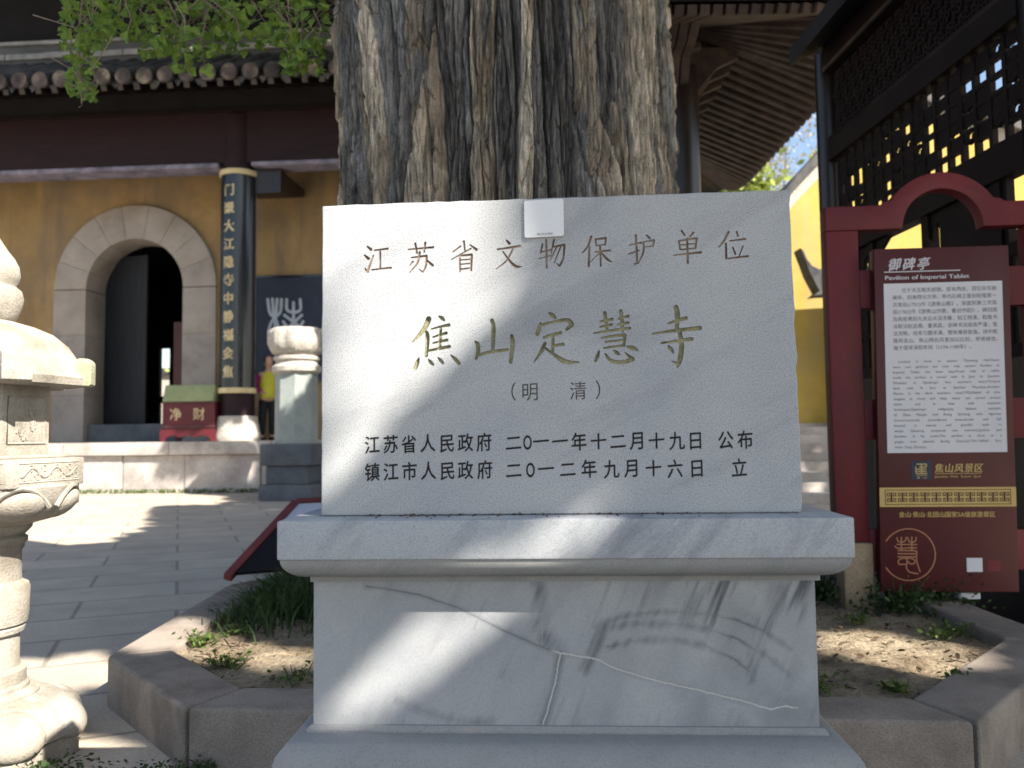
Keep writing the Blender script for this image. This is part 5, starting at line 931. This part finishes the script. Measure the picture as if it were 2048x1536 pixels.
def steps():
    t = thing('stone_steps', 'wide grey stone steps rising to the yellow gable wall', 'steps', (6.5, 15.6, 0)); n = 8
    for k in range(n): MB().box(-3.2, 3.5, .42 * k, .42 * k + (.42 if k < n - 1 else 3.0), -.02, 1.45 * (k + 1) / n).build('step', 'plinth', t, bevel=.02)
steps()
def roof_corner():
    t = thing('upturned_eave', 'grey tiled roof corner curling up against the yellow wall', 'roof corner', (7.42, 19.4, -.28))
    MB().prism([(-.52, 6.0), (-.44, 5.93), (-.36, 5.72), (-.25, 5.56), (-.08, 5.48), (2.5, 5.62), (2.5, 4.90), (-.02, 4.86), (-.24, 4.84), (-.10, 4.95), (-.30, 5.35), (-.40, 5.66)], 0, .5).build('eave', 'tile', t, bevel=.02)
    MB().box(.75, 2.5, .08, .42, 1.0, 4.91).build('gate_pier', 'pale_stone', t)
roof_corner()
# ------------------------------------------------------------------ far hill and trees
def hill():
    n = 50; xs = np.linspace(-60, 110, n); ys = np.linspace(45, 150, 30); X, Y = np.meshgrid(xs, ys); Z = 1 + 34 * np.exp(-((X - 42) / 55) ** 2) * np.clip((Y - 48) / 60, 0, 1) ** .8 + 3 * fbm(X * .06, Y * .06, 4, 5)
    mb = MB(); mb.v = [tuple(p) for p in np.stack([X, Y, Z], -1).reshape(-1, 3)]; mb.f = [(j * n + i, j * n + i + 1, (j + 1) * n + i + 1, (j + 1) * n + i) for j in range(29) for i in range(n - 1)]
    struct(mb.build('hill', 'hill', smooth=True))
hill()
def far_tree(x, y, z, h, r, kind, label, rs):
    rr = random.Random(rs); t = thing('hillside_tree', label, 'tree', (x, y, z), 0, 'trees on the far hillside'); tr = MB()
    tr.tube([(0, 0, -1), (.1, 0, h * .35), (.2, .1, h * .75)], [.3, .24, .1], 8)
    for k in range(9):
        a = rr.random() * 6.3; b = (r * .8 * math.cos(a), r * .8 * math.sin(a), h * rr.uniform(.6, 1)); tr.tube([(.1, 0, h * rr.uniform(.25, .5)), (b[0] * .5, b[1] * .5, b[2] * .8), b], [.14, .08, .03], 5)
    tr.build('trunk', 'branch', t)
    cr = MB(); n = 2600 if kind == 'far_green' else 3200; cl = [(rr.gauss(0, .5) * r, rr.gauss(0, .5) * r, h * rr.uniform(.35, 1.0)) for _ in range(16)]
    for i in range(n):
        c = rr.choice(cl); q = (c[0] + rr.gauss(0, r * .22), c[1] + rr.gauss(0, r * .22), c[2] + rr.gauss(0, h * .07)); leafq(cr, q, rr.uniform(.4, .8) if kind == 'far_green' else rr.uniform(.14, .3), (rr.gauss(0, 1), rr.gauss(0, 1), rr.gauss(0, 1)))
    cr.build('crown', kind, t)
for i, a in enumerate([(14.3, 48, 3, 14.0, 2.6, 'far_green', 'pale green young tree beside the eave of the pavilion'), (17.2, 52, 4.5, 16.5, 2.6, 'far_brown', 'bare brown tree in the middle of the gap of sky'), (20.6, 55, 4.5, 14.5, 2.2, 'far_green', 'bluish green tree at the right of the gap of sky'), (18.2, 60, 8, 9, 4.2, 'far_brown', 'low brown scrubby tree above the coping of the yellow wall'), (15.8, 57, 6, 8.5, 3.2, 'far_green', 'low yellow green tree behind the bare brown tree')]): far_tree(*a, 30 + i)
# back garden behind the hall door
gb = thing('garden_shrub', 'bright green shrub seen through the back door of the hall', 'shrub', hw(-9.3, 16, 1.28)); lf = MB(); st_ = MB(); st_.tube([(0, 0, 0), (.1, 0, 3.5)], [.1, .05], 6)
for _ in range(500): leafq(lf, (random.gauss(0, .5), random.gauss(0, .5), random.uniform(3.2, 6.2)), random.uniform(.15, .3))
lf.build('foliage', 'far_green', gb); st_.build('stem', 'branch', gb)
gw = thing('garden_wall', 'pale sunlit wall glimpsed through the back door of the hall', 'wall', hw(-9, 18.5, 1.28), HR); MB().box(-6, 6, 0, .4, 0, 3.2).build('face', 'pale_stone', gw); MB().box(-6.1, 6.1, -.2, .6, 3.2, 3.5).build('coping', 'tile', gw, bevel=.05)
# ------------------------------------------------------------------ low plants
def weed(x, y, z, r, n, label, m='weed', h=.05, cat='weed', name='weed'):
    t = thing(name, label, cat, (x, y, z), 0, 'weeds in the tree bed'); a = MB(); b = MB()
    for _ in range(n):
        q = (random.gauss(0, r * .45), random.gauss(0, r * .45), abs(random.gauss(0, h * .5)) + .008); leafq(a, q, random.uniform(.018, .045), (random.gauss(0, .5), random.gauss(0, .5), 1))
    for _ in range(n // 3): q = (random.gauss(0, r * .4), random.gauss(0, r * .4)); b.bar((q[0] * .5, q[1] * .5, -.01), (q[0], q[1], h), .003, .003)
    b.build('stems', m, t); a.build('leaves', m, t)
for a in [(2.02, 4.98, .21, .13, 70, 'small round leaved weed on the sunlit soil below the sign post'), (2.33, 4.62, .21, .12, 60, 'leafy weed in the sun near the right kerb'), (2.47, 4.70, .21, .11, 60, 'tallest bright weed against the right kerb'), (2.02, 3.82, .21, .07, 40, 'weed at the inner corner of the right front kerb'), (1.66, 3.66, .21, .08, 45, 'weed by the kerb right of the pedestal'), (1.30, 3.72, .21, .14, 80, 'weed patch just right of the marble pedestal'), (-1.75, 4.68, .21, .14, 90, 'bright weed inside the sunlit left kerb'), (-1.62, 4.92, .21, .13, 80, 'second bright weed patch farther along the sunlit left kerb'), (-1.45, 4.22, .21, .16, 80, 'shaded weeds in the left part of the tree bed'), (-1.02, 3.95, .21, .14, 60, 'shaded weeds nearest the left front kerb'), (-1.72, 4.02, 0, .08, 60, 'dark tuft on the paving at the foot of the left corner kerb')]: weed(*a)
def shrubs():
    for x, y, r, lab in ((2.45, 5.35, .22, 'dark leafy shrub under the sign panel'), (2.75, 5.45, .2, 'dark low shrub under the right part of the sign panel'), (2.1, 5.75, .2, 'dark low plant behind the sign post footing')):
        t = thing('shrub', lab, 'shrub', (x, y, .18)); a = MB(); b = MB()
        for _ in range(420): leafq(a, (random.gauss(0, r * .6), random.gauss(0, r * .6), abs(random.gauss(.08, .07))), random.uniform(.02, .05))
        for _ in range(40): b.bar((0, 0, 0), (random.gauss(0, r * .5), random.gauss(0, r * .5), random.uniform(.08, .25)), .005, .005)
        b.build('stems', 'dark_grass', t); a.build('leaves', 'dark_grass', t)
shrubs()
def grass():
    mb = MB()
    for _ in range(5200):
        x = random.gauss(-1.35, .36); y = random.gauss(6.0, .42); h = random.uniform(.10, .36) * math.exp(-((x + 1.3) / .6) ** 2); dx, dy = random.gauss(0, .09), random.gauss(0, .09) - .03; wd = .007
        if x < -2.1: continue
        mb.add([(x - wd, y, .17), (x + wd, y, .17), (x + dx * .5 + wd * .6, y + dy * .5, .17 + h * .7), (x + dx * .5 - wd * .6, y + dy * .5, .17 + h * .7), (x + dx * 1.3, y + dy * 1.3, .17 + h)], [(0, 1, 2, 3), (3, 2, 4)])
    tag(mb.build('grass_tuft', 'dark_grass'), kind='stuff')
    gc = MB()
    for _ in range(5200):
        x = random.uniform(-2.25, -1.22); y = 3.30 + .10 * math.sin(x * 5) + random.gauss(0, .10) + (x + 1.7) * .03; leafq(gc, (x, y, abs(random.gauss(.0, .028)) + .004), random.uniform(.012, .03), (random.gauss(0, .6), random.gauss(0, .6), 1))
    tag(gc.build('ground_cover', 'dark_grass'), kind='stuff')
    sp = MB()
    for _ in range(1300):
        x, y = random.uniform(-1.7, 2.5), random.uniform(3.55, 5.6)
        if inside(x, y, INN): leafq(sp, (x, y, .20 + random.uniform(.0, .03)), random.choice([.012, .015, .02, .03, .045]), (random.gauss(0, .5), random.gauss(0, .5), 1))
    for _ in range(120):
        x, y, a = random.uniform(-1.7, 2.5), random.uniform(3.6, 5.5), random.random() * 6.3
        if inside(x, y, INN): sp.bar((x, y, .215), (x + .12 * random.random() * math.cos(a), y + .1 * math.sin(a), .222), .004, .004)
    tag(sp.build('soil_litter', 'litter'), kind='stuff')
    tg = MB()
    for _ in range(700):
        x = random.uniform(-8.5, -5.2); q = hw(0, 0); tg_x, tg_y, _z = hw(random.uniform(-2.2, 3.5), random.uniform(-.12, .12)); leafq(tg, (tg_x, tg_y, random.uniform(0, .10)), random.uniform(.04, .09))
    tag(tg.build('terrace_weeds', 'weed'), kind='stuff')
grass()
# ------------------------------------------------------------------ crown added out of view: leaves set along sun rays to shape the shade
def leaf_cards():
    random.seed(23); mb = MB(); eye = Vector((0, 0, 1.35)); back = -SUN
    c3, s3 = math.cos(R(-3)), math.sin(R(-3))
    def stp(u, y, z): return Vector((.11725 + u * c3 - y * s3, 2.1 + u * s3 + y * c3, z))
    def hits_lantern(p):
        d = SUN; a = d.x * d.x + d.y * d.y; ox, oy = p.x + 2.325, p.y - 3.62; t = -(ox * d.x + oy * d.y) / a
        z = p.z + d.z * t; r = math.hypot(ox + d.x * t, oy + d.y * t); return r < .62 and -.6 < z < 2.9
    h0, hx_, hn_ = Vector(hw(0, 0)), Vector((math.cos(HR), math.sin(HR), 0)), Vector((-math.sin(HR), math.cos(HR), 0))
    sx_, sn_ = Vector((c3, s3, 0)), Vector((-s3, c3, 0)); so_ = Vector((.11725, 2.1, 0)); Z_ = Vector((0, 0, 1)); X_ = Vector((1, 0, 0)); Y_ = Vector((0, 1, 0))
    planes = [(so_, sx_, Z_, sn_, LIT['slab'], .008), (so_ - sn_ * .11, sx_, Z_, sn_, LIT['cap'], .008), (so_ - sn_ * .012, sx_, Z_, sn_, LIT['dado'], .008),
              (Vector((0, 0, 0)), X_, Y_, Z_, LIT['ground'], .06), (Vector((0, 0, .24)), X_, Y_, Z_, LIT['soil'], .05), (h0, hx_, Z_, hn_, LIT['terrace'], .1), (h0 + hn_, hx_, Z_, hn_, LIT['column'], .06),
              (Vector((0, 17.75, 0)), X_, Z_, Y_, LIT['pillar'], .08), (Vector((0, 20.45, 0)), X_, Z_, Y_, [[(6, 4.9), (7.16, 4.15), (7.9, 3.5), (9.4, 2.2), (9.4, 12), (6, 12)], [(9.3, 2.5), (14.5, 2.5), (14.5, 9), (9.3, 9)]], .08)]
    def keeps_lit(p, half):
        q = p + SUN * ((so_ - p).dot(sn_) / SUN.dot(sn_)) - so_; todo = planes
        d = SUN; k = d.x * d.x + d.y * d.y; oy = p.y - 5.35; tt = -(p.x * d.x + oy * d.y) / k
        if abs(q.dot(sx_)) < .70 and 0 < q.z < 1.98: todo = planes[:3]          # these rays end on the stele
        elif math.hypot(p.x + d.x * tt, oy + d.y * tt) < 1.0 and -.5 < p.z + d.z * tt < 8: todo = []      # and these on the trunk
        for o, a, b, n, polys, pad in todo:
            pad = max(pad, half * (.5 if len(todo) == 3 else .27))
            q = p + SUN * ((o - p).dot(n) / SUN.dot(n)) - o; u, v = q.dot(a), q.dot(b)
            for poly in polys:
                if any(inside(u + dx, v + dy, poly) for dx, dy in ((0, 0), (pad, 0), (-pad, 0), (0, pad), (0, -pad))): return True
        return False
    def leaf_at(tgt, size, pad, polys, key, hmin=9, hmax=11.5, half=.5):

        h = random.uniform(hmin, hmax); t = (h - tgt.z) / back.z; p = tgt + back * t
        for _ in range(60):
            d = p - eye
            if d.y <= 0 or d.z / math.hypot(d.x, d.y) > math.tan(R(35)) : break
            p = p + back * .5
        if hits_lantern(p) or keeps_lit(p, size * half * 2): return
        n = (random.gauss(SUN.x, .35), random.gauss(SUN.y, .35), random.gauss(SUN.z, .35)); leafq(mb, (p.x - 0, p.y - 5.35, p.z), size, n, True)
    def blanket(n, samp, size, pad, polys, **k):
        for _ in range(n):
            uv, tgt = samp()
            if any(inside(uv[0] + dx, uv[1] + dy, q) for q in polys for dx, dy in ((0, 0), (pad, 0), (-pad, 0), (0, pad), (0, -pad))): continue
            leaf_at(Vector(tgt), size * random.uniform(.7, 1.3), pad, polys, None, **k)
    U = random.uniform
    def s_slab(): u, z = U(-.72, .75), U(1.13, 2.1); return (u, z), stp(u, 0, z)
    def s_cap(): u, z = U(-.8, .8), U(.99, 1.16); return (u, z), stp(u, -.11, z)
    def s_dado(): u, z = U(-.8, .8), U(.45, 1.0); return (u, z), stp(u, -.012, z)
    blanket(9000, s_slab, .06, .005, LIT['slab'], hmin=5.6, hmax=6.8, half=.1); blanket(2400, s_cap, .055, .005, LIT['cap'], hmin=5.6, hmax=6.8, half=.1); blanket(5200, s_dado, .06, .005, LIT['dado'], hmin=5.6, hmax=6.8, half=.1)
    def s_front(): x, y = U(-6, 6), U(-7, 3.3); return (x, y), (x, y, 0)
    blanket(3800, s_front, .42, 0, [])
    def s_ground():
        y = 3.2 + 17.3 * U(0, 1) ** 1.4; x = U(-.72 * y - .8, .75 * y); return (x, y), (x, y, 0)
    blanket(24000, s_ground, .38, .05, LIT['ground'] + LIT['soil'][:1])
    def s_left(): x, y = U(-3.2, -.6), U(3.0, 7.5); return (x, y), (x, y, 0)
    blanket(3600, s_left, .20, .03, LIT['ground'] + LIT['soil'])
    def s_soil(): x, y = U(-2.2, 3.0), U(3.0, 7.0); return (x, y), (x, y, .22)
    blanket(5500, s_soil, .17, .02, LIT['soil'])
    def s_trunk(): x, z = U(-1.4, 1.4), U(.3, 4.6); return (x, z), (x, 4.6, z)
    blanket(1500, s_trunk, .26, 0, [[(.55, 2), (.95, 2), (.9, 5), (.62, 5)]])
    def s_sign(): x, z = U(1.9, 3.9), U(.3, 3.3); return (x, z), (x, 5.35, z)
    blanket(1500, s_sign, .24, 0, [])
    def s_ter(): x, z = U(-9, 6), U(0, 1.3); p = hw(x, 0, z); return (x, z), p
    blanket(1300, s_ter, .42, .06, LIT['terrace'])
    def s_hall(): x, z = U(-9, 6), U(1.3, 9.5); y = random.choice([1.0, 2.9]); return (x, z), hw(x, y, z)
    blanket(7000, s_hall, .6, .06, LIT['column'])
    def s_roof(): x, z = U(-9, 6), U(9.8, 12.6); return (x, z), hw(x, -.9, z)
    blanket(1500, s_roof, .6, .2, [[(-2.2, 10.1), (5, 10.15), (5, 10.5), (-1.5, 10.5)]])
    def s_pil(): x, z = U(-5.6, -3.9), U(0, 4); return (x, z), (x, 17.75, z)
    blanket(900, s_pil, .30, .04, LIT['pillar'])
    def s_gab(): x, z = U(6.5, 9.2), U(1.3, 4.4); return (x, z), (x, 20.45, z)
    blanket(900, s_gab, .35, .02, [[(6, 4.9), (7.16, 4.15), (7.9, 3.5), (9.4, 2.2), (9.4, 12), (6, 12)]])
    def s_gal(): y, z = U(3.2, 9), U(0, 5.6); return (y, z), (3.45, y, z)
    blanket(2600, s_gal, .4, 0, [])
    mb.build('crown', 'crown_leaf', GT)  # made-up leaf screen, only here to cast shade; parented to the tree
leaf_cards()
# ------------------------------------------------------------------ survey units to metres
for o in SC.objects:
    if o.parent is None and o.type in ('MESH', 'EMPTY'):
        o.location = Vector(o.location) * UNIT; o.scale = Vector(o.scale) * UNIT
